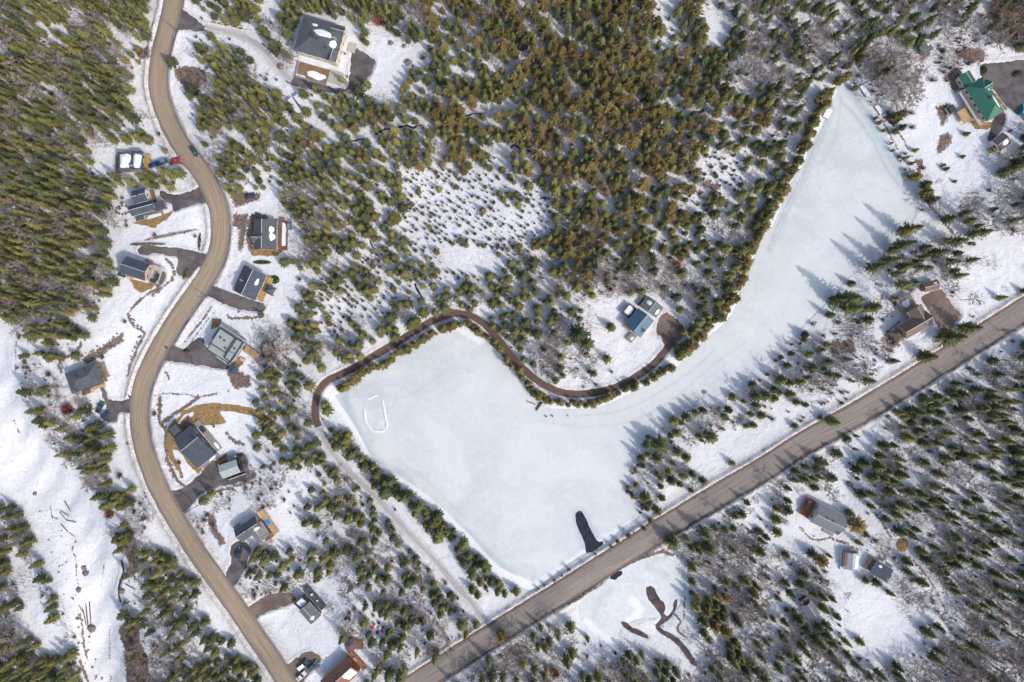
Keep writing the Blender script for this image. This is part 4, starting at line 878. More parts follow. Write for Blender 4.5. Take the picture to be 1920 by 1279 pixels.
# 13 central house with blue roof
h = House('house', 'steel blue metal roofed house with a snow covered extension above the lake track', 'house', 1200, 606, -51, 4.4)
h.block(-21, 20, -20, 18, rise=2.6, axis='u', pos=.52, roof='r_blue', wall='wall_tan', wins=2, vents=[(-6, 14), (-10, 12), (-6, 9)]); h.block(-6, 18, -38, -20.5, ze=2.9, kind='flat', roof='r_slate2', wall='wall_grey', wins=1, trim='trim_dark', snow=[(7, -30, 9.5, 7, 18., .8)])
h.deck(-38, -21.5, 0, 12, 1.2, 'deck_grey', snow=(-30, 8, 5, 3, 19.)); h.deck(-24, -21, -20, 0, .8, 'deck_tan', False, 'side_step')
h = House('garage', 'blue-grey roofed garage with two snow patches beside the steel blue house', 'garage', 1223, 576, 37, 3.2)
h.block(-20, 18, -12, 12, rise=1.4, axis='v', pos=.5, roof='r_greeng', wall='wall_white', wins=1, snow=[(-10, -3, 6, 4.5, 20.), (13, 2, 3.2, 6.5, 21.)]); h.boxpart('side_fence', -23, -21, -12, 12, -.5, 1.6, 'trim_dark')
# 14 green roofed house
h = House('house', 'long green metal roofed house with wooden deck and grey-white balcony, top right', 'house', 1845, 187, 58, 5.0)
h.block(-38, 38, -21, 17, rise=2.8, kind='hip', roof='r_green', wall='wall_cream', wins=5, vents=[(0, -3), (3, -2)], snow=[(14, -14, 16, 3.0, 22.), (-14, -16, 5, 3, 23.)]); h.block(-30, -8, -24, 0, ze=5.1, rise=2.2, axis='v', roof='r_green', wall='wall_cream', wins=1)
h.block(-62, -38.5, -11, 14, ze=3.6, rise=1.6, axis='u', roof='r_green', wall='wall_cream', wins=2); h.deck(-36, 38, 17.5, 25, 2.6, 'concrete', True, 'balcony', 'SEW'); h.deck(-6, 20, 25.5, 44, 1.6, 'deck_tan'); h.deck(-24, -8, 40, 58, .7, 'deck_grey', True, 'spa_deck'); h.boxpart('spa', -22, -10, 42, 54, .7, 1.7, 'trim_dark', .15)
h = House('garage', 'small plum roofed garage topped by a round snow patch, beside the yellow loader', 'garage', 1879, 266, -37, 3.0)
h.block(-14, 12, -13, 12, rise=1.2, axis='u', roof='r_plum', wall='wall_white', wins=1, snow=[(2, 4, 6.5, 5.5, 24.)]); h.deck(-12, 11, 12.5, 18, .3, 'concrete', False, 'ramp', legs=False)
h = House('shed', 'small grey-green roofed shed in the bare woods north of the green roofed house', 'shed', 1736, 91, -38, 2.6)
h.block(-9, 9, -9, 9, rise=.9, kind='shed', axis='v', roof='r_greeng', wall='deck_brown', wins=1, snow=[(6, -4, 2, 3, 25.)]); h.deck(-12, 9, 9.5, 14, .3, 'deck_brown', False)
# 15 brown-roofed house by highway
h = House('house', 'rambling brown roofed house with a triangular gable wing beside the brown parking patch', 'house', 1716, 606, -30, 4.4)
h.block(-30, 28, -12, 18, rise=3.0, roof='r_brown', wall='wall_tan', wins=3, pos=.5); h.block(-2, 28, -26, 10, ze=4.2, rise=2.6, axis='v', roof='r_brown', wall='wall_tan', wins=1); h.block(-46, -30.5, -6, 18, ze=3.2, rise=1.6, kind='hip', roof='r_brown', wall='wall_tan', wins=1)
h.deck(-4, 26, -52, -27, 1.8, 'deck_grey', snow=(10, -38, 8, 8, 26.)); h.boxpart('fence', 29, 31, -24, 18, -.5, 1.5, 'deck_grey'); h.boxpart('skylight', 4, 12, -24, -19, 4.9, 5.1, 'glass')
h = House('shed', 'brown roofed garden shed with a white patch of snow beside the brown parking patch', 'shed', 1746, 536, -14, 2.8)
h.block(-15, 14, -9, 9, rise=1.2, roof='r_brown', wall='deck_brown', wins=1, snow=[(7, -4, 4, 2, 27., .5)])
# 16 grey house with red deck, south of highway
h = House('house', 'grey metal roofed house with red stained deck on its west end, south of the highway', 'house', 1553, 974, 26, 4.2)
h.block(-29, 30, -21, 19, rise=3.0, roof='r_steel', wall='wall_cream', wins=4, pos=.55, vents=[(-8, -2), (4, -2)]); h.block(18, 38, -16, 2, ze=3.6, rise=1.4, axis='u', roof='r_steel', wall='wall_cream', wins=1)
h.deck(-48, -29.5, -20, 14, 1.4, 'deck_red'); h.boxpart('deck_roof', -45, -38, -16, 0, 3.0, 3.15, 'r_plum'); h.boxpart('solar_panel', 22, 28, 10, 16, 5.3, 5.4, 'glass'); h.boxpart('porch', 8, 30, 18.5, 26, -.5, .7, 'deck_grey')
h = House('greenhouse', 'long plastic covered tunnel greenhouse with brown and grey panels in the snow', 'greenhouse', 1597, 1050, 4, 2.3)
h.block(-15, 14, -13, 18, rise=1.1, axis='v', roof='poly', wall='poly', wins=0, inset=.8, snow=[(9, 3, 3.5, 13, 28., .9)]); h.boxpart('end_canopy', -14, 14, -19, -13.5, 1.2, 1.35, 'deck_grey'); h.boxpart('side_frame', -17, -15.5, -19, 22, -.5, .9, 'trim'); h.boxpart('side_frame', 15.5, 17, -19, 22, -.5, .9, 'trim'); h.boxpart('flap', -14.6, -9, -12, 12, 2.75, 2.8, 'deck_brown')
h = House('cabin', 'blue-black roofed cabin with yellow-brown timber porch south of the greenhouse lane', 'cabin', 1652, 1070, 32, 3.2)
h.block(-17, 17, -13, 14, rise=.9, kind='shed', axis='v', roof='r_slate2', wall='wall_dark', wins=1, snow=[(-6, -6, 3.5, 3, 29.)]); h.deck(-24, -17.5, -14, 14, .8, 'deck_tan'); h.deck(17.5, 29, -4, 14, .8, 'deck_dark', snow=(23, 5, 4.5, 7, 30., .9)); h.boxpart('lean_to', 2, 16, -20, -13.5, 2.2, 2.35, 'r_greeng')
h = House('cabin', 'small grey gabled cabin with dark porch hidden among trees at the lower right', 'cabin', 1519, 1143, 56, 3.0)
h.block(-14, 16, -11, 10, rise=1.9, roof='r_steel', wall='wall_brown', wins=1); h.block(-23, -14.5, -10, 8, ze=2.6, rise=.8, kind='shed', axis='u', roof='r_plum', wall='trim_dark', wins=0)
h = House('shed', 'tiny round-topped brown shed between conifers north of the small grey cabin', 'shed', 1547, 1091, 15, 2.2)
h.block(-8, 8, -5, 5, rise=.6, kind='hip', roof='r_plum', wall='wall_brown', wins=0)
# trailers
for i, (cx, cy, lab) in enumerate(((551, 197, 'longer, more western one of the two white box trailers below the cream house'), (561, 188, 'shorter, more eastern one of the two white box trailers below the cream house'))):
    h = House('trailer', lab, 'trailer', cx, cy, 55, 2.4, 'white trailers parked side by side', 2); L = 15 - 3 * i
    b_ = h.boxpart('body', -L, L, -5, 5, .55, 2.4, 'wall_white', .06); h.boxpart('roof_rim', -L + .4, L - .4, -4.6, 4.6, 2.403, 2.45, 'trim'); h.boxpart('hitch', L, L + 5, -.4, .4, .5, .65, 'black'); h.boxpart('door', L - 5, L - 2, 5.02, 5.2, .7, 2.1, 'trim_dark', parent=b_)
    for a in (-3, 3):
        for b in (-4.6, 4.6): p = h.P(a, b); MB().tube((p.x, p.y - .12, .35), (p.x, p.y + .12, .35), .35, .35, 10).build('wheel', M['black'], h.o)

# ------------------------------------------------------------------ vehicles
def car(px, py, ang, colour, label, L=4.5, W=1.85, kind='car', name='parked_car', cat='car', group='cars and trucks parked by the houses', snow=False, rough=0.3):
    """ang = heading in the picture, clockwise from the right"""
    p = ground(px, py); root = empty(name, (p.x, p.y, p.z + 0.13), -R(ang)); tag(root, label, cat, group)
    pm = paint('car_paint', colour, rough); hl_ = L / 2; hw = W / 2
    prof = [(-hl_, .45), (-hl_ + .05, .8), (-hl_ * .55, .93), (hl_ * .35, .95), (hl_ * .8, .82), (hl_, .6), (hl_, .35), (-hl_, .3)]
    if kind == 'truck': prof = [(-hl_, .45), (-hl_, .95), (-hl_ * .3, .98), (hl_ * .4, 1.0), (hl_ * .9, .95), (hl_, .7), (hl_, .4), (-hl_, .35)]
    n = len(prof); vs = []
    for y, k in ((-hw, .0), (-hw * .9, 1), (hw * .9, 1), (hw, 0)):
        for x, z in prof: vs.append((x * (0.985 if not k else 1), y, z - (0.12 if (not k and z > .5) else 0)))
    fs = [(j * n + i, j * n + (i + 1) % n, (j + 1) * n + (i + 1) % n, (j + 1) * n + i) for j in range(3) for i in range(n)] + [tuple(range(n)), tuple(range(4 * n - 1, 3 * n - 1, -1))]
    body = MB().add(vs, fs).build('body', pm, root, True); 
    for f in body.data.polygons: f.use_smooth = False
    if kind == 'truck': x0, x1, xr0, xr1, zr = -hl_ * .22, hl_ * .5, -hl_ * .16, hl_ * .3, 1.72
    elif kind == 'suv': x0, x1, xr0, xr1, zr = -hl_ * .92, hl_ * .45, -hl_ * .82, hl_ * .15, 1.68
    else: x0, x1, xr0, xr1, zr = -hl_ * .75, hl_ * .42, -hl_ * .45, hl_ * .12, 1.42
    a = hw * .88; b = hw * .72
    q = [(x0, -a, .9), (x1, -a, .9), (x1, a, .9), (x0, a, .9), (xr0, -b, zr), (xr1, -b, zr), (xr1, b, zr), (xr0, b, zr)]
    MB().add(q, [(0,1,5,4),(1,2,6,5),(2,3,7,6),(3,0,4,7),(0,3,2,1)]).build('windows', M['glass'], root)
    MB().box(xr0 - .02, xr1 + .02, -b - .02, b + .02, zr - .02, zr + .05).build('roof_panel', M['snow'] if snow else pm, root, bevel=.02)
    if kind == 'truck':
        t = MB().box(-hl_ + .12, -hl_ * .26, -hw * .8, hw * .8, 1.0, 1.06).build('truck_bed', M['snow'] if snow else M['black'], root)
    for sx in (-.62, .62):
        for sy in (-1, 1):
            c = Vector((sx * hl_, sy * (hw - .1), .22)); MB().tube(c - Vector((0, .1, 0)), c + Vector((0, .1, 0)), .34, .34, 12).build('wheel', M['black'], root)
    for sy in (-1, 1):
        MB().box(hl_ - .22, hl_ + .01, sy * hw * .75 - .18, sy * hw * .75 + .18, .58, .72).build('headlight', M['frame'], root)
        MB().box(-hl_ - .01, -hl_ + .12, sy * hw * .78 - .15, sy * hw * .78 + .15, .6, .8).build('tail_light', M['deck_red'], root)
        MB().box(x1 - .25, x1 - .05, sy * (hw + .02), sy * (hw + .18), .9, 1.02).build('mirror', pm, root)
    put(block, [(px - 14, py - 14), (px + 14, py - 14), (px + 14, py + 14), (px - 14, py + 14)], 1, 1)
    return root
car(366, 286, 58, (.02, .045, .08), 'dark blue car driving down the sandy road at its upper bend', kind='suv', name='car', group=None)
car(292, 309, -18, (.02, .10, .34), 'blue pickup truck on the lane beside the two-square-snow-roof house', 5.6, 2.0, 'truck', cat='pickup truck')
car(311, 303, -14, (.16, .22, .30), 'slate blue car between the blue pickup and the red car', 4.4, kind='suv')
car(333, 302, -12, (.55, .02, .06), 'bright red car at the mouth of the lane by the sandy road', 4.4)
car(471, 369, -14, (.03, .05, .08), 'dark car on the brown dirt pull-in north of the grey shingled house')
car(544, 422, -88, (.24, .27, .31), 'grey car parked in the snow east of the long snowy deck', 4.4, kind='suv')
car(190, 763, -62, (.04, .10, .11), 'dark teal pickup, upper of two parked below the rubble slope house', 5.2, 2.0, 'truck', cat='pickup truck')
car(200, 776, -48, (.025, .05, .085), 'navy car, lower of two parked below the rubble slope house', 4.8, kind='suv')
car(450, 1036, -72, (.015, .05, .075), 'dark blue car on the driveway of the house with the small blue pool cover', 4.8, kind='suv')
car(569, 1246, -42, (.05, .07, .11), 'snow dusted dark pickup beside the white car near the bottom edge', 5.4, 2.0, 'truck', cat='pickup truck', snow=True)
car(588, 1247, -42, (.04, .09, .13), 'dark blue-green truck between the snowy pickup and the red-brown house', 5.2, 2.0, 'suv', cat='truck')
car(566, 1266, -42, (.72, .72, .70), 'white car parked nearest the bottom edge beside two trucks', 4.8)
car(1469, 977, 30, (.12, .17, .22), 'blue-grey car parked under trees west of the red decked house', 4.8, kind='suv')
car(1916, 208, -65, (.02, .30, .48), 'bright blue car at the right edge near the green roofed house', 4.8, kind='suv')
# yellow loader
p = ground(1858, 282); t = empty('loader', (p.x, p.y, p.z), R(30)); tag(t, 'small yellow loader parked beside the plum roofed garage', 'loader'); YL = paint('yellow_paint', (.62, .33, .02))
MB().box(-1.3, .7, -.65, .65, .5, 1.25).build('body', YL, t, bevel=.08); MB().box(-.5, .4, -.5, .5, 1.25, 2.0).build('cab', M['glass'], t, bevel=.05); MB().box(-.6, .5, -.55, .55, 2.003, 2.08).build('cab_roof', YL, t)
MB().box(1.5, 2.1, -.9, .9, .1, .7).build('bucket', YL, t, bevel=.05); MB().tube((.2, -.7, 1.2), (1.7, -.7, .5), .07, .07).tube((.2, .7, 1.2), (1.7, .7, .5), .07, .07).build('lift_arm', YL, t)
for sx in (-.8, .5):
    for sy in (-.8, .8): MB().tube((sx, sy - .15, .4), (sx, sy + .15, .4), .42, .42, 12).build('wheel', M['black'], t)
# snowmobile
p = ground(1767, 311); t = empty('snowmobile', (p.x, p.y, p.z + .2), R(20)); tag(t, 'dark snowmobile standing in the open snow between the lake and the small garage', 'snowmobile')
MB().box(-1.3, .6, -.35, .35, .25, .7).box(.0, .9, -.4, .4, .3, .95).build('body', paint('dark_paint', (.05, .06, .09)), t, bevel=.08); MB().box(-1.1, 0, -.22, .22, .703, .9).build('seat', M['black'], t, bevel=.05)
for sy in (-.5, .5): MB().box(.3, 1.6, sy - .08, sy + .08, 0, .08).build('ski', M['black'], t)
MB().tube((.3, -.4, 1.1), (.3, .4, 1.1), .03, .03).build('handlebar', M['black'], t)

# ------------------------------------------------------------------ docks, boats, garden things
def rootat(name, px, py, ang, label, cat, group=None, z=None, pad=6):
    p = ground(px, py); 
    if z is not None: p.z = z
    put(block, [(px - pad, py - pad), (px + pad, py - pad), (px + pad, py + pad), (px - pad, py + pad)], 1, 1)
    return tag(empty(name, p, -R(ang)), label, cat, group)
def dockthing(px, py, ang, L, W_, label, snowy=True, z=0.03, group=None):
    t = rootat('dock', px, py, ang, label, 'dock', group, z)
    MB().box(-L/2, L/2, -W_/2, W_/2, .3, .5).build('deck_boards', M['deck_grey'], t); mb = MB()
    for a in (-L/2 + .3, L/2 - .3):
        for b in (-W_/2 + .2, W_/2 - .2): mb.tube((a, b, -.3), (a, b, .29), .12, .12, 8)
    mb.build('float', M['black'], t)
    if snowy: MB().box(-L/2 + .1, L/2 - .1, -W_/2 + .1, W_/2 - .1, .503, .72).build('snow_cover', M['snow'], t, bevel=.09)
    return t
dockthing(1551, 213, -62, 4.6, 2.8, 'white snow covered swimming raft frozen at the edge of the narrow lake tip')
t = dockthing(1699, 331, 52, 2.8, 2.8, 'brown wooden dock with a snowy gangway on the east shore of the lake arm', False)
MB().box(-.4, 1.6, 1.0, 2.6, .51, .75).build('snow_cover', M['snow'], t, bevel=.1); MB().box(-.4, .4, 1.45, 4.2, .3, .46).build('gangway', M['deck_grey'], t)
for i, (x, y, L, lab) in enumerate(((1620, 171, 5.6, 'longer snow covered dock section lying on the shore near the lake tip'), (1647, 206, 4.4, 'shorter snow covered dock section lying on the shore, nearer the brown patch'))):
    dockthing(x, y, 55, L, 2.0, lab, True, None, 'dock sections stored on the east shore')
def boat(name, px, py, ang, L, W_, mat, label, cat, up=0.25, z=None):
    t = rootat(name, px, py, ang, label, cat, None, z); vs = []; n = 9
    for k in range(n):
        s = k / (n - 1) * 2 - 1; w_ = W_ / 2 * (1 - abs(s) ** 2.6) ** .7 + .02; zz = .35 + .18 * s * s
        vs += [(s * L / 2, -w_, zz), (s * L / 2, -w_ * .6, .05), (s * L / 2, 0, 0), (s * L / 2, w_ * .6, .05), (s * L / 2, w_, zz), (s * L / 2, w_ * .8, zz - .03), (s * L / 2, 0, .12), (s * L / 2, -w_ * .8, zz - .03)]
    fs = [(k*8+j, k*8+(j+1) % 8, (k+1)*8+(j+1) % 8, (k+1)*8+j) for k in range(n - 1) for j in range(8)]
    MB().add(vs, fs).build('hull', mat, t, True); MB().box(-.25, .25, -W_ * .42, W_ * .42, .3, .36).build('seat', M['deck_tan'], t)
    t.location.z += up; return t
boat('canoe', 666, 1202, 50, 4.6, 1.0, paint('orange_paint', (.55, .20, .03)), 'orange canoe lying against the round brown gazebo', 'canoe')
boat('rowing_boat', 1559, 577, 65, 3.0, 1.3, paint('teal_paint', (.02, .26, .24)), 'small teal boat pulled up on the snowy south-east shore of the lake', 'boat')
boat('kayak', 200, 791, -10, 2.8, .8, paint('blue_paint', (.02, .30, .55)), 'bright blue sled-like kayak below the two parked vehicles left of the road bend', 'kayak')
boat('rowing_boat', 1576, 641, 20, 2.8, 1.3, paint('slate_paint', (.07, .09, .12)), 'dark overturned-looking boat under bare trees near the lake shore', 'boat')
# ring float on the ice
t = rootat('float_ring', 1320, 735, 0, 'oval dark rimmed float frozen into the lake arm', 'float', z=.03); vs = []; fs = []
for i in range(20):
    a = 2 * math.pi * i / 20
    for j in range(6): b = 2 * math.pi * j / 6; r = .13; vs.append(((1.0 + r * math.cos(b)) * math.cos(a), (.72 + r * math.cos(b)) * math.sin(a), .1 + r * math.sin(b)))
for i in range(20):
    for j in range(6): fs.append((i*6+j, ((i+1) % 20)*6+j, ((i+1) % 20)*6+(j+1) % 6, i*6+(j+1) % 6))
MB().add(vs, fs).build('rim', M['deck_brown'], t, True); MB().lathe([(0.01, .09), (.7, .07), (.78, .03)], 16).build('floor', M['stone'], t)
# dark buckets at fishing holes
for i, (x, y, lab) in enumerate(((1024, 781, 'dark fishing bucket on the ice, left one of the close pair below the driftwood'), (1035.5, 780, 'dark fishing bucket on the ice, right one of the close pair below the driftwood'), (1065, 780, 'small grey bucket alone on the ice east of the dark pair'))):
    o = MB().lathe([(.01, 0), (.26, 0), (.34, .75), (.3, .75), (.25, .5), (.01, .5)], 12).build('bucket', M['black'] if i < 2 else M['stone'], None, True)
    if i == 2: o.scale = (.8, .8, .8)
    p = ground(x, y); o.location = (p.x, p.y, .035); tag(o, lab, 'bucket', 'buckets on the ice')
# culvert logs at the track corner
for (a, b, r, lab) in (((1005, 770), (1016, 754), .35, 'long grey-brown log jutting onto the ice at the corner of the lake track'), ((987, 752), (1004, 759), .10, 'thin curved driftwood branch on the ice left of the long log')):
    A = ground(*a); Bq = ground(*b); c = (A + Bq) / 2; o = MB().tube(Vector((A.x - c.x, A.y - c.y, .2)), Vector((Bq.x - c.x, Bq.y - c.y, .4)), r, r * 1.8, 8).build('driftwood', M['bark'], None, True)
    o.location = (c.x, c.y, .05 + max(0, c.z * .6)); tag(o, lab, 'log')
# rink of ploughed snow on the lake
def ridge(name, pts, wd, ht, kind=None, mat='snow', zbase=0.03, lab=None, cat=None):
    pts = smooth(pts, 5); mb = MB(); vs = []; n = len(pts)
    for i, (x, y) in enumerate(pts):
        a = Vector(pts[max(i-1, 0)]); b = Vector(pts[min(i+1, n-1)]); t = (b - a).normalized(); nn = Vector((-t.y, t.x)); p = Vector((x, y))
        e = min(1, i / 3 + .15, (n - 1 - i) / 3 + .15) * (1 + .45 * mnoise.noise(Vector((x * .22, y * .22, 2))))
        for k in range(7):
            s = k / 3 - 1; q = p + nn * s * wd * e * (1 + .2 * mnoise.noise(Vector((x * .5, y * .5, s)))); g_ = at(q.x, q.y, z=zbase) if zbase is not None else ground(q.x, q.y)
            vs.append((g_.x, g_.y, g_.z - .03 + ht * e * (1 - s * s) ** .8))
    fs = [(i*7+k, i*7+k+1, (i+1)*7+k+1, (i+1)*7+k) for i in range(n-1) for k in range(6)]
    o = mb.add(vs, fs).build(name, M[mat], None, True)
    if o.data.polygons[3].normal.z < 0: o.data.flip_normals()
    if kind: o['kind'] = kind
    if lab: tag(o, lab, cat)
    return o
ridge('snow_ridge', [(682, 765), (684, 780), (686, 792), (694, 803), (704, 808), (715, 808), (722, 806)], 3.0, .34, 'structure', 'old_snow')
ridge('snow_ridge', [(716, 748), (719, 762), (722, 780), (725, 795), (723, 806)], 2.6, .3, 'structure', 'old_snow')
ridge('snow_ridge', [(686, 746), (694, 747), (703, 742), (711, 741)], 2.0, .18, 'structure', 'old_snow')
# log pile and rock rings
def rockmesh(seed, r=.5):
    bm = bmesh.new(); bmesh.ops.create_icosphere(bm, subdivisions=2, radius=r)
    for v in bm.verts: v.co *= 1 + .45 * mnoise.noise(v.co * 2.0 / r * .8 + Vector((seed, 0, 0))); v.co.z *= .7
    me = bpy.data.meshes.new('rock'); bm.to_mesh(me); bm.free(); me.materials.append(M['rock']); return me
RMS = [rockmesh(s) for s in (1, 5, 9, 14)]
def rock(px, py, s, label, group=None, squash=1.0, mat=None):
    o = bpy.data.objects.new('rock', random.choice(RMS)); col.objects.link(o); p = ground(px, py); o.location = (p.x, p.y, p.z + .1 * s)
    o.rotation_euler = (0, 0, random.uniform(0, 6)); o.scale = (s * random.uniform(.8, 1.25), s, s * squash); tag(o, label, 'rock', group); return o
t = rootat('log_pile', 1692, 1022, 10, 'round heap of freshly cut orange firewood east of the greenhouse', 'log pile', pad=14); random.seed(3)
LM = [plain('cut_firewood', (.50, .27, .10), .9, .35, 3), plain('cut_firewood_pale', (.60, .42, .22), .9, .3, 3)]
for m_ in LM:
    mb = MB()
    for k in range(130):
        a = random.uniform(0, 6.28); rr = math.sqrt(random.random()); x, y = rr * 2.3 * math.cos(a), rr * 2.8 * math.sin(a); z = .15 + 1.0 * (1 - rr * rr) * random.random() + .3 * (1 - rr); d = Vector((random.uniform(-1, 1), random.uniform(-1, 1), random.uniform(-.5, .5))).normalized() * .22
        c = Vector((x, y, z)); mb.tube(c - d, c + d, .13, .13, 5)
    mb.build('firewood', m_, t)
random.seed(11)
def rocks_along(pts, step, s0, s1, label, group, jit=2.0):
    P_ = smooth(pts, 6); acc = 0
    for i in range(len(P_) - 1):
        acc += math.hypot(P_[i+1][0] - P_[i][0], P_[i+1][1] - P_[i][1])
        while acc > step: acc -= step; rock(P_[i][0] + random.uniform(-jit, jit), P_[i][1] + random.uniform(-jit, jit), random.uniform(s0, s1), label, group)
rocks_along([(312,486),(322,494),(328,508),(322,525),(310,535),(298,546),(285,553)], 3.2, .7, 1.4, 'boulder in the curved stone garden wall by the pinkish deck', 'boulders of the curved garden wall')
rocks_along([(374,945),(390,925),(420,919),(450,909),(482,902)], 3.6, .6, 1.3, 'boulder in the stone line south of the dark asphalt yard', 'boulders below the asphalt yard')
rocks_along([(118,700),(110,688),(116,676),(146,656),(152,640)], 3.6, .7, 1.3, 'boulder in the stone line above the rubble slope house', 'boulders round the rubble slope')
rocks_along([(425,592),(440,597),(470,596),(488,594)], 3.2, .6, 1.2, 'boulder in the short stone row below the yellow decked house driveway', 'boulders below the curved driveway')
rocks_along([(298,690),(312,700),(320,715)], 4, .6, 1.0, 'boulder beside the driveway mouth of the modern house', 'boulders by the driveway mouth', 1)
rocks_along([(425,812),(430,822),(440,828),(450,830),(462,836)], 3.4, .7, 1.6, 'boulder in the rock garden east of the navy roofed house', 'boulders of the rock garden', 3)
rocks_along([(300,745),(300,790),(312,808),(312,850),(324,885),(337,906)], 3.2, .5, 1.2, 'boulder in the rough bank between the road and the golden plot', 'boulders of the roadside bank', 4)
rocks_along([(155,672),(195,650),(230,628)], 2.4, .5, 1.2, 'boulder on the rubble slope above the wide grey roof', 'boulders of the rubble slope', 7)
rocks_along([(240,590),(265,622),(250,660),(240,700)], 3.6, .4, 1.0, 'boulder in the stone line on the slope left of the sandy road', 'boulders on the west slope', 3)
for k in range(13): a = R(360 * k / 13); rock(502 + 12 * math.cos(a), 655 + 13 * math.sin(a), random.uniform(1.2, 1.9), 'dark boulder in the stone ring east of the swim spa', 'boulders of the stone ring')
for k in range(12): a = R(360 * k / 12); rock(230 + 13 * math.cos(a), 394 + 8 * math.sin(a), random.uniform(.8, 1.3), 'dark stone in the oval ring on the snow west of the L shaped house', 'stones of the oval ring')
for x, y, s, lab in ((733, 81, 2.2, 'brown boulder on the snow north-east of the cream house, western of two close together'), (758, 87, 2.0, 'brown boulder on the snow north-east of the cream house, eastern of two close together'), (766, 118, 3.0, 'largest boulder on the snowfield right of the cream house, ringed by melt'), (158, 1065, 2.2, 'pale boulder in the middle of the white ravine, upper of two'), (161, 1075, 2.6, 'pale boulder in the middle of the white ravine, lower of two'), (172, 1178, 3.0, 'large rounded boulder at the foot of the dark logs in the ravine'), (146, 1159, 1.6, 'small pale boulder left of the ravine logs'), (66, 926, 1.8, 'dark rock alone at the top of the white ravine'), (148, 1106, 2.4, 'reddish rock in the ravine below the two pale boulders'), (230, 1108, 2.6, 'dark round rock beside the thin stream on the ravine edge'), (527, 126, 2.6, 'dark boulder beside the asphalt lane left of the cream house'), (500, 1030, 2.2, 'grey stone beside the small grey shed of the pool cover house'), (1660, 970, 1.6, 'brown rock by the lane east of the red decked house'), (1593, 908, 2.6, 'brown rock beside the snowy lane near the highway')):
    rock(x, y, s, lab)
random.seed(5)
for k in range(40):
    f = random.random(); rock(95 + 90 * f + random.uniform(-22, 12), 960 + 320 * f + random.uniform(-6, 6), random.uniform(.4, 1.0), 'small dark stone poking out of the snow in the white ravine', 'small stones in the ravine')
# logs in the ravine
for k, (x, y, a, L, r) in enumerate(((128, 950, 60, 5.5, .16), (122, 962, 35, 4.5, .14), (118, 966, 50, 4, .12), (134, 977, 15, 4.5, .15), (104, 971, 20, 3, .12), (122, 990, 48, 4.5, .14), (158, 1150, 78, 10, .17), (164, 1155, 84, 11, .2), (170, 1150, 86, 10, .18), (152, 1140, 60, 6, .12), (135, 1002, 40, 2.5, .1), (245, 1100, 30, 5, .14))):
    p = ground(x, y); d = Vector((math.cos(R(a)), -math.sin(R(a)), 0)) * L / 2
    o = MB().tube(-d + Vector((0, 0, .25)), d + Vector((0, 0, .35)), r * 1.3, r, 7).tube(d * .2 + Vector((0, 0, .3)), d * .5 + Vector((.6, .5, .7)), r * .5, r * .3, 5).build('log', M['bark'], None, True); o.location = p
    grp = 'upper' if k < 6 or k == 10 else 'lower'
    tag(o, {'upper': 'dark fallen log in the upper tangle of the white ravine', 'lower': 'long dark fallen log in the lower bundle of the white ravine'}[grp], 'log', 'fallen logs, %s tangle' % grp)
# trampoline-like round hedge, green patch
def mound(px, py, rx, ry, ht, mat, label, cat, name='round_bush', ang=0):
    random.seed(int(px)); mb = MB()
    for k in range(420):
        a = random.uniform(0, 6.28); rr = math.sqrt(random.random()); z = ht * math.sqrt(max(0, 1 - rr * rr)) * random.uniform(.7, 1.05); c = Vector((rr * rx * math.cos(a), rr * ry * math.sin(a), z)); s = random.uniform(.1, .22)
        u = Vector((random.gauss(0, 1), random.gauss(0, 1), random.gauss(0, .5))).normalized() * s; v = u.orthogonal().normalized() * s
        mb.add([c - u - v, c + u - v * .6, c + u * .8 + v, c - u * .7 + v], [(0, 1, 2, 3)])
    o = mb.build(name, M[mat], None); p = ground(px, py); o.location = p; o.rotation_euler = (0, 0, -R(ang)); tag(o, label, cat); return o
M['leafgreen'] = foliage('bright_green_leaves', (.02, .055, .015), (.05, .13, .03), (.06, .15, .04))
mound(516, 525, 2.0, 1.7, 1.4, 'leafgreen', 'round bright green bush on the snow beside the dark gazebo', 'bush')
mound(492, 492, 3.8, .8, .8, 'leafgreen', 'long low green hedge between the grey shingled house and the yellow decked house', 'hedge', 'hedge')
mound(1843, 134, 1.1, 2.2, 1.6, 'fir', 'dark oval shrub at the north corner of the green roofed house', 'bush', ang=15)
mound(1907, 139, 2.0, 1.1, 1.5, 'fir', 'dark oval shrub on the snowy island in the driveway loop', 'bush', ang=-20)
mound(350, 658, 1.2, .5, .8, 'sapling', 'low green shrub at the edge of the modern house driveway', 'bush')
mound(349, 514, .6, 2.8, 1.0, 'cedar', 'narrow yellow-brown hedge beside the asphalt driveway end', 'hedge', 'hedge', 22)
for (a, b, lab) in (((245, 459), (312, 458), 'short brown clipped hedge at the back of the asphalt driveway'), ((270, 452), (375, 430), 'long straight brown clipped hedge between two snowy gardens'), ((376, 437), (374, 470), 'short hedge running down beside the sandy road bank')):
    L = math.hypot(b[0] - a[0], b[1] - a[1]) * K; mound((a[0] + b[0]) / 2, (a[1] + b[1]) / 2, L / 2, .5, 1.0, 'cedar', lab, 'hedge', 'hedge', math.degrees(math.atan2(b[1] - a[1], b[0] - a[0])))
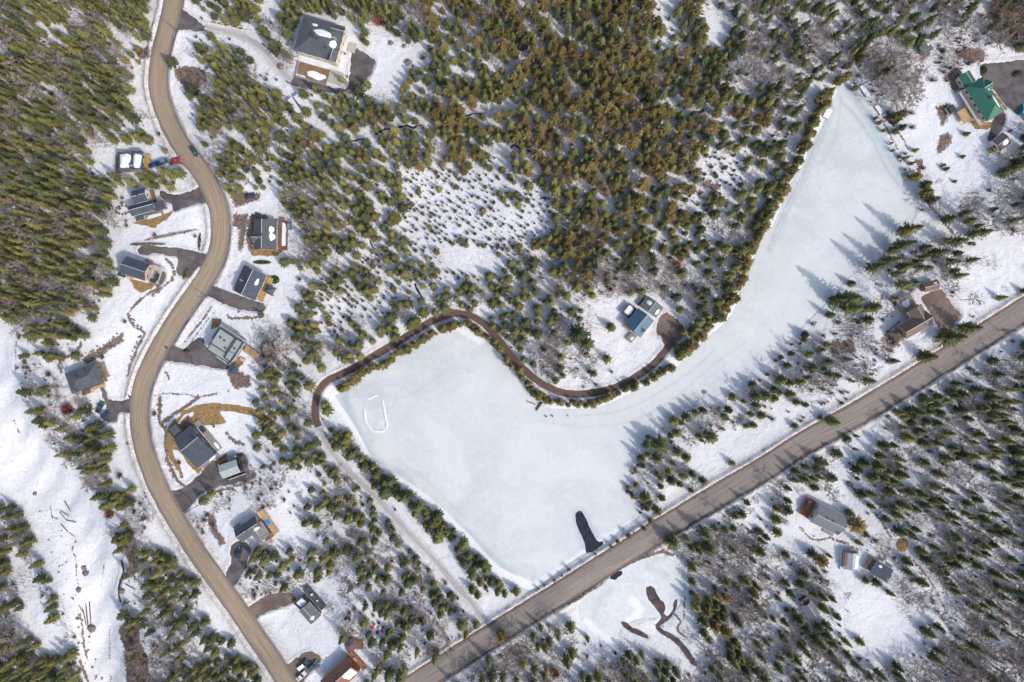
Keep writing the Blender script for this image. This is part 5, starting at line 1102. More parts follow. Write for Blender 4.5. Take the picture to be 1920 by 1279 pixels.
# chairs round the fire pit
p = ground(709, 1176); t = rootat('fire_pit', 709, 1176, 0, 'small round stone fire pit in the middle of the ring of coloured chairs', 'fire pit', pad=14)
MB().lathe([(.45, 0), (.5, .35), (.35, .35), (.3, .1), (.01, .1)], 12).build('ring', M['stone'], t)
def chair(px, py, face, c, label):
    t = rootat('garden_chair', px, py, 0, label, 'chair', 'chairs round the fire pit'); t.rotation_euler = (0, 0, face); m_ = paint('painted_wood', c, .5)
    MB().box(-.4, .4, -.4, .4, .35, .42).build('seat', m_, t)
    MB().add([(-.4, -.35, .4), (.4, -.35, .4), (.42, -.7, 1.2), (-.42, -.7, 1.2), (-.4, -.4, .4), (.4, -.4, .4), (.42, -.76, 1.2), (-.42, -.76, 1.2)], [(0,1,2,3),(7,6,5,4),(3,2,6,7),(0,4,5,1),(1,5,6,2),(0,3,7,4)]).build('backrest', m_, t)
    for sx in (-.48, .48):
        MB().box(sx - .09, sx + .09, -.45, .45, .6, .65).build('armrest', m_, t)
        for y in (-.35, .35): MB().box(sx - .04, sx + .04, y - .04, y + .04, -.2, .595).build('leg', m_, t)
rc = (.50, .02, .05); bc_ = (.02, .05, .09)
for k, (c, nm, pos_) in enumerate(((rc, 'red', 'western'), (rc, 'red', 'south-eastern'), (bc_, 'dark blue', 'eastern'), (bc_, 'dark blue', 'northern'), (bc_, 'dark blue', 'southern'), (rc, 'red', 'north-western'))):
    a = {0: 180, 1: -40, 2: 5, 3: 80, 4: -95, 5: 135}[k]; x = 709 + 9.5 * math.cos(R(a)); y = 1176 - 8 * math.sin(R(a))
    chair(x, y, R(a) + math.pi / 2, c, '%s garden chair on the %s side of the fire pit ring' % (nm, pos_))
# utility poles, wires
def pole(bx, by, ht, label, arm=True, lamp=False, ang=0, top=None):
    p = at(top[0], top[1], ht) if top else ground(bx, by); z = float(hgt(p.x, p.y))
    t = empty('utility_pole', (p.x, p.y, z), ang); tag(t, label, 'utility pole', 'utility poles')
    MB().tube((0, 0, -.5), (0, 0, ht), .17, .11, 8).build('pole', M['bark'], t, True)
    if arm:
        a_ = MB().box(-1.2, 1.2, -.06, .06, ht - .8, ht - .68).build('crossarm', M['deck_grey'], t)
        for x in (-1.1, 0, 1.1): MB().lathe([(.05, ht - .676), (.09, ht - .6), (.05, ht - .45), (.01, ht - .42)], 8, x).build('insulator', M['frame'], a_)
    if lamp:
        MB().tube((0, 0, ht - 1), (1.6, 0, ht - .4), .05, .05).box(1.5, 2.1, -.13, .13, ht - .5, ht - .38).build('lamp_arm', M['chrome'], t)
    put(block, [(bx - 4, by - 4), (bx + 4, by - 4), (bx + 4, by + 4), (bx - 4, by + 4)], 1, 1)
    return Vector((p.x, p.y, z + ht - .45)), t
P1, t1 = pole(1262, 1012, 11, 'utility pole with white transformer south of the highway above the small pond', ang=R(-57), top=(1272, 1023))
MB().lathe([(.01, 8.6), (.28, 8.6), (.28, 9.5), (.01, 9.55)], 10, .42).build('transformer', M['frame'], t1)
P2, t2 = pole(1520, 872, 11, 'utility pole in the trees south of the highway near the red decked house', ang=R(-57), top=(1545, 866)); P3, t3 = pole(1895, 618, 11, 'utility pole near the right edge just below the highway', ang=R(-57), top=(1908, 618)); P0, t0 = pole(1005, 1185, 11, 'utility pole south of the highway near the bottom end of the snowy path', ang=R(-57), top=(1008, 1196))
def wire(a, b, label):
    d = (b - a); nn = Vector((-d.y, d.x, 0)).normalized(); root = empty('power_line', a); tag(root, label, 'power line', 'power lines along the highway')
    for off in (-1.1, 0, 1.1):
        mb = MB(); prev = None
        for k in range(15):
            t = k / 14; q = d * t + nn * off - Vector((0, 0, 4 * 1.3 * t * (1 - t)))
            if prev is not None: mb.tube(prev, q, .022, .022, 4, False)
            prev = q
        mb.build('wire', M['chrome'], root)
wire(P0, P1, 'span of three wires above the small pond south of the highway'); wire(P1, P2, 'span of three wires between the transformer pole and the middle pole'); wire(P2, P3, 'span of three wires from the middle pole to the right edge')
pole(371, 948, 9.5, 'tall pole with a lamp arm at the corner of the dark asphalt yard entrance', True, True, R(200)); pole(389, 558, 10, 'utility pole beside the sandy road at the curved driveway of the yellow decked house', ang=R(40)); pole(336, 62, 10, 'utility pole at the top of the sandy road by the first asphalt entrance', ang=R(10))
# mailbox clusters
for x, y, lab in ((246, 744, 'dark mailbox pair on a post at the road bend driveway of the rubble slope house'), (314, 652, 'dark mailbox pair on a post at the driveway of the modern flat roofed house')):
    t = rootat('mailbox', x, y, 30, lab, 'mailbox', 'mailboxes at the road'); MB().box(-.5, .5, -.25, .25, .9, 1.35).build('box', M['black'], t, bevel=.05); MB().tube((0, 0, -.3), (0, 0, .9), .07, .07).build('post', M['bark'], t)
# pallet / sled and garden boxes
for x, y, a, L, W_, mat, nm, cat, lab in ((1648, 535, 20, 2.4, 1.2, 'deck_grey', 'garden_table', 'table', 'snowy garden table in the open between the lake and the brown roofed house'), (790, 1085, 84, 3.4, .9, 'deck_brown', 'bench', 'bench', 'narrow brown bench-like plank stack among the trees west of the snowy path'), (560, 1266, 0, .1, .1, 'black', None, None, None)):
    if not nm: continue
    t = rootat(nm, x, y, a, lab, cat); MB().box(-L/2, L/2, -W_/2, W_/2, .6, .7).build('top', M[mat], t); mb = MB()
    for sx in (-L/2 + .1, L/2 - .1):
        for sy in (-W_/2 + .1, W_/2 - .1): MB().box(sx - .05, sx + .05, sy - .05, sy + .05, -.2, .597).build('leg', M[mat], t)

# ------------------------------------------------------------------ vegetation
def leafquad(V, F, c, d, side, l, w_):
    b = len(V); V += [tuple(c - d * l * .5 - side * w_ * .35), tuple(c - d * l * .1 + side * w_ * .5), tuple(c + d * l * .5), tuple(c - d * l * .1 - side * w_ * .55)]; F.append((b, b + 1, b + 2, b + 3))
def conifer_mesh(name, mat, seed, h, Rr, levels, per, shape, leaf, droop, density=1.0, zb=1.0):
    rnd = random.Random(seed); V, F = [], []
    ax = Vector((rnd.uniform(-.25, .25), rnd.uniform(-.25, .25), 0))
    for lv in range(levels):
        t = (lv + rnd.uniform(-.3, .3)) / levels; t = max(0, min(.98, t)); z = zb + (h - zb) * t
        r = Rr * shape(t) * rnd.uniform(.82, 1.12); nb = max(3, int(per * (0.55 + .45 * shape(t)) + rnd.random())); a0 = rnd.uniform(0, 6.28)
        for k in range(nb):
            a = a0 + 6.283 * k / nb + rnd.uniform(-.25, .25); rr = r * rnd.uniform(.68, 1.18); d = Vector((math.cos(a), math.sin(a), -droop - rnd.uniform(0, .25))).normalized(); side = Vector((-math.sin(a), math.cos(a), rnd.uniform(-.35, .35)))
            m = max(2, int(rr / (leaf * .62) * density))
            for j in range(m):
                f = (j + .6) / m; c = ax * (z / h) + Vector((0, 0, z)) + d * rr * f + side * rnd.uniform(-.2, .2) * leaf
                leafquad(V, F, c, (d + side * rnd.uniform(-.7, .7)).normalized(), side + Vector((0, 0, rnd.uniform(-.5, .5))), leaf * rnd.uniform(.9, 1.5), leaf * rnd.uniform(.7, 1.15) * (1.1 - .4 * f))
    for k in range(6):
        a = k * 1.05; leafquad(V, F, Vector((0, 0, h - .1)) + ax, Vector((math.cos(a) * .25, math.sin(a) * .25, 1)).normalized(), Vector((-math.sin(a), math.cos(a), 0)), .9, .25)
    me = bpy.data.meshes.new(name); me.from_pydata(V, [], F); me.update(); me.materials.append(mat); return me
def trunk_mesh(h, r, n=6, name='trunk'):
    mb = MB(); mb.tube((0, 0, -.6), (0, 0, h * .5), r, r * .6, n).tube((0, 0, h * .5), (0, 0, h * .97), r * .6, .03, n)
    for k in range(10): a = k * 2.4; z = h * (.15 + .07 * k); mb.tube((0, 0, z), (math.cos(a) * (1 - z / h) * 1.5, math.sin(a) * (1 - z / h) * 1.5, z - .1), .035, .01, 3, False)
    me = bpy.data.meshes.new(name); me.from_pydata(mb.v, [], mb.f); me.update(); me.materials.append(M['bark']); return me
def bare_meshes(seed, h, Rr, up=.55):
    rnd = random.Random(seed); t = MB(); c = MB(); lean = Vector((rnd.uniform(-.6, .6), rnd.uniform(-.6, .6), 0))
    t.tube((0, 0, -.6), lean * .4 + Vector((0, 0, h * .45)), .17, .12, 6, False).tube(lean * .4 + Vector((0, 0, h * .45)), lean + Vector((0, 0, h * .8)), .12, .05, 5, False)
    for k in range(15):
        z = h * rnd.uniform(.3, .82); a = k * 2.4 + rnd.uniform(-.5, .5); base = lean * (z / h) + Vector((0, 0, z)); rr = Rr * rnd.uniform(.6, 1.1) * (1.15 - .55 * z / h)
        tip = base + Vector((math.cos(a) * rr, math.sin(a) * rr, rr * rnd.uniform(.35, 1.1) * up * 1.6)); mid = base.lerp(tip, .5) + Vector((0, 0, -.15)); t.tube(base, mid, .075, .055, 4, False); t.tube(mid, tip, .055, .025, 3, False)
        for j in range(6):
            f = rnd.uniform(.25, 1.0); b2 = base.lerp(tip, f); d = Vector((math.cos(a + rnd.uniform(-1.1, 1.1)), math.sin(a + rnd.uniform(-1.1, 1.1)), rnd.uniform(.1, 1.0))).normalized(); L = rr * rnd.uniform(.3, .6); t2 = b2 + d * L
            c.tube(b2, t2, .035, .018, 3, False)
            for q in range(7):
                b3 = b2.lerp(t2, rnd.uniform(.2, 1)); d3 = (d + Vector((rnd.gauss(0, .6), rnd.gauss(0, .6), rnd.gauss(0, .4)))).normalized(); s3 = d3.orthogonal().normalized() * .05; e = b3 + d3 * L * rnd.uniform(.3, .7); c.add([b3 - s3, b3 + s3, e], [(0, 1, 2)]); s4 = d3.cross(s3).normalized() * .05; c.add([b3 - s4, b3 + s4, e], [(0, 1, 2)])
    out = []
    for nm, mb, mt in (('crown', c, M['twig']), ('trunk', t, M['twig'])):
        me = bpy.data.meshes.new(nm); me.from_pydata(mb.v, [], mb.f); me.update(); me.materials.append(mt); out.append(me)
    return out
def shrub_mesh(seed, h, Rr, n=70, mat='shrub'):
    rnd = random.Random(seed); mb = MB()
    for k in range(n):
        a = rnd.uniform(0, 6.28); rr = Rr * math.sqrt(rnd.random()); tip = Vector((rr * math.cos(a), rr * math.sin(a), h * rnd.uniform(.4, 1))); b = tip * .15; b.z = 0
        s = Vector((-math.sin(a), math.cos(a), 0)) * .045; mb.add([b - s, b + s, tip + s * .5, tip - s * .5], [(0, 1, 2, 3)]); u = Vector((0, 0, .06)); mb.add([b - u, b + u, tip], [(0, 1, 2)])
        q = tip + Vector((rnd.uniform(-.3, .3), rnd.uniform(-.3, .3), 0)); mb.add([tip, q + s * 2, q - s * 2], [(0, 1, 2)])
    me = bpy.data.meshes.new('twigs'); me.from_pydata(mb.v, [], mb.f); me.update(); me.materials.append(M[mat]); return me
cone = lambda t: (1 - t) ** .68 * min(1, .55 + 2.2 * t)
dome = lambda t: max(.06, (1 - t ** 2.1)) ** .8 * min(1, .6 + 1.6 * t)
PROTO = {}     # species -> list of (crown mesh, trunk mesh), nominal height, nominal radius
PROTO['spruce'] = ([(conifer_mesh('crown', M['spruce'], s, 12, 2.0, 21, 7, cone, .50, .25), trunk_mesh(12, .2)) for s in (1, 2, 3, 4)], 12, 2.0)
PROTO['fir'] = ([(conifer_mesh('crown', M['fir'], s, 13, 2.5, 20, 8, cone, .55, .12, 1.0, 1.5), trunk_mesh(13, .24)) for s in (11, 12, 13, 14)], 13, 2.5)
PROTO['cedar'] = ([(conifer_mesh('crown', M['cedar'], s, 9, 2.0, 20, 8, dome, .46, -.5, 1.1, .6), trunk_mesh(9, .2)) for s in (21, 22, 23, 24)], 9, 2.0)
PROTO['bare'] = ([tuple(bare_meshes(s, 11, 3.0)) for s in (31, 32, 33, 34)], 11, 3.0)
PROTO['sapling'] = ([(conifer_mesh('crown', M['sapling'], s, 2.4, .8, 6, 6, cone, .42, .2, .8, .2), trunk_mesh(2.4, .05, 4)) for s in (41, 42, 43)], 2.4, .8)
PROTO['shrub'] = ([(shrub_mesh(s, 1.8, 1.1), None) for s in (51, 52, 53)], 1.8, 1.1)
NAME = {'spruce': 'spruce_tree', 'fir': 'fir_tree', 'cedar': 'cedar_tree', 'bare': 'bare_tree', 'sapling': 'sapling', 'shrub': 'shrub'}
LOOK = {'spruce': 'olive spruce', 'fir': 'dark fir', 'cedar': 'brown-green cedar', 'bare': 'leafless tree', 'sapling': 'young conifer', 'shrub': 'leafless shrub'}
CAT = {'spruce': 'tree', 'fir': 'tree', 'cedar': 'tree', 'bare': 'tree', 'sapling': 'sapling', 'shrub': 'shrub'}
MIX = {'#': [('spruce', .70), ('fir', .18), ('bare', .12)], 'c': [('cedar', .56), ('spruce', .24), ('fir', .18), ('bare', .02)], 'e': [('cedar', .38), ('spruce', .36), ('fir', .2), ('bare', .06)],
       'm': [('spruce', .60), ('fir', .30), ('bare', .10)], 's': [('sapling', .76), ('spruce', .09), ('cedar', .06), ('shrub', .05)], 'x': [('fir', .36), ('spruce', .16), ('bare', .48)],
       'b': [('bare', .7), ('fir', .16), ('shrub', .14)], 'q': [('bare', .4), ('shrub', .45), ('fir', .07), ('sapling', .08)], 'o': [('spruce', .3), ('fir', .2), ('shrub', .25), ('sapling', .15), ('bare', .1)]}
SPC = {'#': 12.3, 'c': 13.8, 'e': 14.0, 'm': 13.4, 's': 9.2, 'x': 14.5, 'b': 14.5, 'q': 18, 'o': 24}
HT = {'#': (8, 12), 'c': (7, 10.5), 'e': (4.5, 8.5), 'm': (4.5, 9), 's': (2.8, 6), 'x': (5.5, 11), 'b': (7.5, 13), 'q': (5, 10), 'o': (3.5, 8)}
def region(px, py):
    if px < 270 and py < 640: return 'in the dense forest west of the sandy road'
    if px < 460 and py >= 640 and (px < 230 + max(0, (py - 850)) * .62): return 'in the steep woods round the white ravine at the lower left'
    hy = 1272 - (px - 800) * .617
    if py > hy + 5: return 'south-east of the highway'
    if px < 780 and py < 600: return 'in the wood just east of the sandy road'
    if py < 340 and px < 1400: return 'in the large wood at the top centre'
    if px < 1450 and py < 780 and (px > 780 or py < 620) and px < 1480: return 'on the snowy flat between the top wood and the lake track'
    if px > 1450 and py < 520: return 'round the tip and east shore of the lake arm'
    if px > 1180: return 'on the strip between the lake and the highway'
    return 'between the lower sandy road, the lake and the highway'
block_s = np.maximum(block, 0)
def free(px, py, mr=3.5):
    i = int(px) + RM; j = int(py) + RM
    if not (0 <= i < RW and 0 <= j < RH): return False
    return sheetd[j, i] < -mr and icd[j, i] < -2.0 and block_s[j, i] < .5 and roadd[j, i] < -mr - 3
def px_of(x, y, z): s = H / (H - z); return x * s / K + 960, 639.5 - y * s / K
TREES = []   # species, x, y, z, height, radius, rot, px, py, label or None
def plant(sp, px, py, h_, r, label=None, base=False, force=False):
    p = ground(px, py) if base else at(px, py, h_ * .55)
    z = float(hgt(p.x, p.y)); bx, by = px_of(p.x, p.y, z)
    if not force and not (free(bx, by) and block_s[min(RH-1, max(0, int(py) + RM)), min(RW-1, max(0, int(px) + RM))] < .5): return False
    TREES.append((sp, p.x, p.y, z, h_, r, random.uniform(0, 6.28), px, py, label)); return True
random.seed(21)
LM_ = [(600,72,'the cream house'),(246,302,'the two-snow-square house'),(266,378,'the L shaped house'),(256,504,'the tan decked house'),(498,440,'the grey shingled house'),(470,530,'the yellow decked house'),(420,645,'the flat roofed house'),(159,708,'the rubble slope house'),(364,838,'the navy roofed house'),(466,992,'the pool cover house'),(578,1146,'the grey corner house'),(640,1263,'the red-brown bottom house'),(1200,606,'the steel blue house'),(1845,187,'the green roofed house'),(1716,606,'the brown roofed house'),(1553,974,'the red decked house'),(1652,1070,'the blue-black cabin'),(1519,1143,'the small grey cabin'),(1575,160,'the lake tip'),(1699,331,'the brown dock'),(1105,1000,'the dark ice hole'),(1232,1120,'the dark pond water'),(160,1070,'the pale ravine boulders'),(170,1160,'the ravine logs'),(300,150,'the upper road bend'),(705,775,'the ice rink'),(870,590,'the lake track top'),(595,720,'the lake track corner'),(1320,735,'the ring float'),(1320,903,'the highway straight'),(905,1165,'the snowy path foot'),(1736,91,'the grey-green shed'),(1880,266,'the plum roofed garage'),(0,0,'the top left corner'),(960,0,'the top edge middle'),(1300,0,'the top clearing'),(1919,0,'the top right corner'),(0,640,'the left edge middle'),(0,1279,'the bottom left corner'),(1919,1279,'the bottom right corner'),(1919,900,'the lower right edge'),(1200,1279,'the bottom edge centre'),(900,300,'the broken stream'),(30,250,'the upper left edge'),(1100,200,'the top wood heart')]
LM_ += [(1000,100,'the upper cedar wood'),(850,130,'the boulder side wood'),(1250,120,'the eastern cedar wood'),(1150,330,'the lower cedar wood'),(100,120,'the upper west forest'),(90,400,'the lower west forest'),(1750,800,'the verge side firs'),(1850,1050,'the far south-east wood'),(1400,1150,'the creek side wood'),(1040,640,'the track side thicket'),(620,230,'the trailer side trees'),(640,400,'the plot side trees'),(800,1050,'the snowy path middle')]
SEEN = {}
def wherelab(T):
    px, py = T[7], T[8]; (d, lx, ly, nm), (d2, _, _, nm2) = sorted((math.hypot(px - a, py - b), a, b, n) for a, b, n in LM_)[:2]
    an = math.degrees(math.atan2(ly - py, px - lx)) % 360; dr = ['right', 'up-right', 'above', 'up-left', 'left', 'down-left', 'below', 'down-right'][int((an + 22.5) // 45) % 8]
    hn, rn = PROTO[T[0]][1:]; sz = 'tall' if T[4] > hn * .85 else ('middling' if T[4] > hn * .6 else 'short'); br = 'broad' if T[5] / rn > 1.12 * T[4] / hn else 'slender'
    return '%s %s %s %s %s %s, towards %s' % (sz, br, LOOK[T[0]], 'just' if d < 30 else ('well' if d < 80 else 'far'), dr if dr in ('above', 'below') else dr + ' of', nm, nm2)
# hand placed, recognisable trees
for sp, x, y, h_, r, lab in (
 ('fir', 1595, 560, 19, 5.0, 'big dark fir on the brown shore point above the teal boat'), ('fir', 1603, 578, 15, 3.8, 'fir just below the big dark fir on the brown shore point'), ('spruce', 1643, 576, 8, 3.4, 'star shaped spruce between the shore point and the brown roofed house'), ('spruce', 1600, 531, 6, 2.2, 'small spruce at the shore directly above the brown shore point'),
 ('fir', 1790, 632, 17, 5.5, 'large fir overhanging the highway below the brown parking patch'), ('fir', 1822, 616, 14, 4.5, 'fir reaching over the highway right of the brown parking patch'), ('spruce', 1742, 668, 11, 3.8, 'spruce on the highway verge below the brown roofed house'),
 ('fir', 1672, 488, 17, 3.5, 'tall fir on the lake shore, lowest of the clump casting long shadows'), ('fir', 1698, 458, 18, 3.6, 'tall fir in the middle of the shore clump casting long shadows'), ('spruce', 1712, 428, 17, 4.0, 'spruce at the top of the shore clump casting long shadows'), ('fir', 1648, 500, 17, 3.6, 'fir at the lake edge left of the shore clump'),
 ('fir', 1764, 472, 13, 3.6, 'big mixed fir clump tree in the snow north of the garden shed'), ('fir', 1800, 452, 12, 3.2, 'right hand big fir in the snow north of the garden shed'), ('fir', 1785, 490, 9, 2.8, 'lower fir of the clump north of the garden shed'),
 ('fir', 1335, 820, 9, 4.2, 'round dark fir alone on the snow between lake and highway'), ('fir', 1376, 745, 5, 2.7, 'small round fir near the shore of the lake arm'), ('fir', 1240, 835, 11, 5.0, 'broad round fir at the corner of the lake'), ('spruce', 1374, 870, 5, 2.0, 'small spruce alone by the highway bank'), ('fir', 1320, 903, 6, 2.6, 'dark fir at the edge of the highway'),
 ('spruce', 1568, 793, 9, 3.2, 'spruce standing at the edge of the highway asphalt'), ('spruce', 1720, 590, 5, 1.8, None), ('fir', 1085, 628, 14, 5.6, 'very broad dark fir west of the steel blue house'), ('fir', 1102, 645, 11, 4.2, 'fir below the very broad dark fir'), ('spruce', 1147, 613, 7, 2.8, 'lone spruce in the snow left of the steel blue house'), ('spruce', 1183, 548, 5, 2.2, 'small spruce north of the steel blue house'),
 ('spruce', 590, 165, 8, 1.9, 'amber spruce on the asphalt edge below the cream house, left one'), ('spruce', 607, 178, 8, 2.0, 'amber spruce below the cream house driveway, next to the white trailers'), ('spruce', 640, 147, 7, 1.9, 'amber spruce at the corner of the cream house patio'), ('fir', 480, 840, 6, 2.4, 'brownish round tree on the snow east of the carport'), ('fir', 530, 845, 6, 2.4, 'small dark fir on the snowfield right of the carport'),
 ('bare', 620, 1135, 5, 2.6, 'grey-green rounded bush tree alone on snow right of the small grey house'), ('spruce', 308, 282, 4, 1.7, 'small bright spruce alone on the snow above the parked cars'), ('fir', 744, 1170, 6, 2.2, 'spruce just east of the ring of garden chairs'), ('cedar', 1540, 1052, 9, 3.4, None), ('fir', 1264, 1018, 9, 4.8, 'broad fir under the transformer pole'), ('fir', 1330, 1030, 9, 4.4, 'dark fir right of the broad fir under the pole'),
 ('cedar', 1610, 985, 9, 4.4, 'broad golden cedar at the east end of the red decked house'), ('fir', 1500, 1165, 8, 3.5, None), ('fir', 1625, 1090, 5, 2.2, None), ('fir', 1615, 1205, 6, 2.4, 'small fir at the edge of the lower right snowfield'), ('fir', 1745, 1190, 8, 3.4, 'dark fir at the east side of the lower right snowfield'), ('spruce', 1458, 975, 7, 3.0, None), ('fir', 1460, 1000, 7, 3.0, None),
 ('spruce', 317, 325, 9, 3.0, 'olive spruce below the red car'), ('spruce', 333, 322, 9, 2.8, 'olive spruce between the red car and the asphalt drive'), ('spruce', 300, 318, 8, 2.4, None), ('spruce', 262, 330, 10, 2.6, None), ('spruce', 240, 340, 11, 2.6, None), ('spruce', 278, 328, 9, 2.4, None), ('cedar', 940, 1195, 9, 3.0, None), ('bare', 1545, 1100, 9, 3.4, None),
 ('spruce', 480, 1035, 9, 2.6, 'green spruce on the edge of the driveway beside the dark blue car'), ('spruce', 474, 1050, 9, 2.6, 'green spruce just below the dark blue car'), ('fir', 512, 1045, 8, 2.6, None), ('fir', 541, 1035, 7, 2.0, None), ('spruce', 1815, 250, 4, 1.6, None), ('fir', 1807, 293, 3, 1.2, 'tiny fir in the open snow below the green roofed house'), ('fir', 1776, 316, 4, 1.4, 'little fir beside the snowmobile'), ('fir', 1792, 340, 2.4, 1.0, 'tiniest fir in the snow below the snowmobile'),
 ('cedar', 1575, 150, 7, 2.6, 'golden cedar right at the tip of the lake arm'), ('cedar', 1590, 142, 7, 2.4, None), ('cedar', 1603, 165, 4, 1.6, None), ('fir', 1694, 238, 5, 2.0, None), ('cedar', 1690, 215, 8, 2.6, None), ('cedar', 1720, 330, 6, 2.6, 'golden cedar beside the brown dock'), ('cedar', 1740, 362, 8, 3.2, 'big golden cedar at the widest point of the east shore'), ('fir', 1738, 345, 7, 2.8, None)):
    plant(sp, x, y, h_, r, lab, force=True)
mound_red = []
# rows along the banks
def row(pts, sp, sp2, step, h0, h1, jit=4, prob=.3, gaps=True):
    P_ = smooth(pts, 6); acc = 0
    for i in range(len(P_) - 1):
        acc += math.hypot(P_[i+1][0] - P_[i][0], P_[i+1][1] - P_[i][1])
        while acc > step:
            acc -= step * random.uniform(.7, 1.5); h_ = random.uniform(h0, h1) * random.uniform(.6, 1.25)
            if gaps and mnoise.noise(Vector((P_[i][0] * .03, P_[i][1] * .03, 60))) < -.22 and random.random() < .75: continue
            plant(sp2 if random.random() < prob else sp, P_[i][0] + random.uniform(-jit, jit) * 1.4, P_[i][1] + random.uniform(-jit, jit) * 1.4, h_, h_ * random.uniform(.26, .42), None, force=True)
row([(633,738),(660,714),(700,692),(745,666),(790,640),(830,616),(862,607),(888,614),(915,634),(938,655),(958,684),(982,714),(1005,738),(1035,752),(1075,757),(1110,757),(1140,746),(1172,732),(1200,720),(1235,702),(1262,684)], 'spruce', 'cedar', 4.6, 3.5, 6.5, 3.2, .4, False)
row([(600,850),(640,902),(680,945),(715,982),(752,1022),(790,1064),(825,1104),(858,1144),(885,1182)], 'fir', 'bare', 9, 4, 8, 8, .35)
row([(585,860),(622,915),(662,962),(700,1000),(735,1040),(770,1080),(800,1120),(835,1160)], 'spruce', 'bare', 11, 5, 9, 12, .35)
row([(1270,675),(1292,652),(1318,628),(1340,603),(1362,580),(1378,550),(1394,515),(1405,480),(1420,445),(1438,412),(1455,380),(1475,345),(1495,310),(1510,275),(1525,235),(1545,190),(1560,160)], 'cedar', 'spruce', 6, 5, 8.5, 4, .5, False)
row([(1258,660),(1285,635),(1325,600),(1352,570),(1370,530),(1385,490),(1400,450),(1425,410),(1445,370),(1470,335)], 'fir', 'spruce', 11, 6, 10, 6, .5)
row([(625,800),(650,840),(690,888),(740,925),(790,965),(840,1015),(900,1078),(950,1112)], 'bare', 'fir', 15, 5, 7.5, 9, .5)
row([(612,752),(612,780),(620,805),(640,832),(658,856),(685,885),(712,908),(745,930),(775,955),(803,980),(830,1008),(858,1038),(885,1062),(915,1088),(945,1104),(975,1116)], 'spruce', 'fir', 8, 6, 9.5, 8, .5)
row([(615,765),(622,795),(648,826),(672,858),(700,886),(735,912),(775,940),(808,968),(840,1000),(866,1030),(895,1060),(930,1088)], 'fir', 'spruce', 10, 6.5, 9.5, 7, .4)
row([(1000,1112),(1045,1082),(1095,1050),(1150,1020),(1190,1000),(1225,978)], 'cedar', 'shrub', 15, 2.2, 4, 3, .4)
row([(1425,712),(1445,695),(1462,672),(1490,650),(1512,625),(1528,602)], 'fir', 'spruce', 10, 3.5, 6.5, 4)
row([(1195,870),(1185,895),(1182,915),(1195,940),(1205,955)], 'shrub', 'cedar', 7, 2, 4, 3)
row([(1640,222),(1665,250),(1680,280),(1695,310),(1712,330)], 'shrub', 'cedar', 9, 1.6, 3.5, 4, .5)
row([(1742,375),(1760,395),(1778,415),(1795,440)], 'fir', 'bare', 7, 6, 9, 4); row([(560,565),(600,610),(640,640)], 'sapling', 'spruce', 14, 2, 3, 8)
row([(640,655),(680,640),(730,622),(780,600),(820,578),(860,570),(900,575)], 'fir', 'spruce', 11, 6, 9.5, 7, .5); row([(560,700),(545,740),(560,800),(570,840),(600,880)], 'bare', 'fir', 12, 6, 9, 8, .5)
for x, y, rr in ((131, 767, 2.6), (1040, 1258, 2.2), (210, 962, 2.0), (715, 42, 2.6), (1268, 497, 1.8)):
    TREES.append(('redbush', *(lambda p: (p.x, p.y, p.z))(ground(x, y)), 3.0, rr, 0, x, y, {131: 'rust-red leafed bush at the edge of the woods left of the two parked vehicles', 1040: 'small red-brown bush south of the highway near the bottom edge', 210: 'rust-coloured bush on the ravine edge under a bare tree', 715: 'amber-orange bush at the top of the snowfield right of the cream house', 1268: 'small reddish bush in the brush north of the steel blue house'}[x]))
PROTO['redbush'] = ([(shrub_mesh(61, 1.8, 1.1, 260, 'redleaf'), None)], 1.8, 1.1); NAME['redbush'] = 'leafy_bush'; LOOK['redbush'] = 'rust bush'; CAT['redbush'] = 'bush'
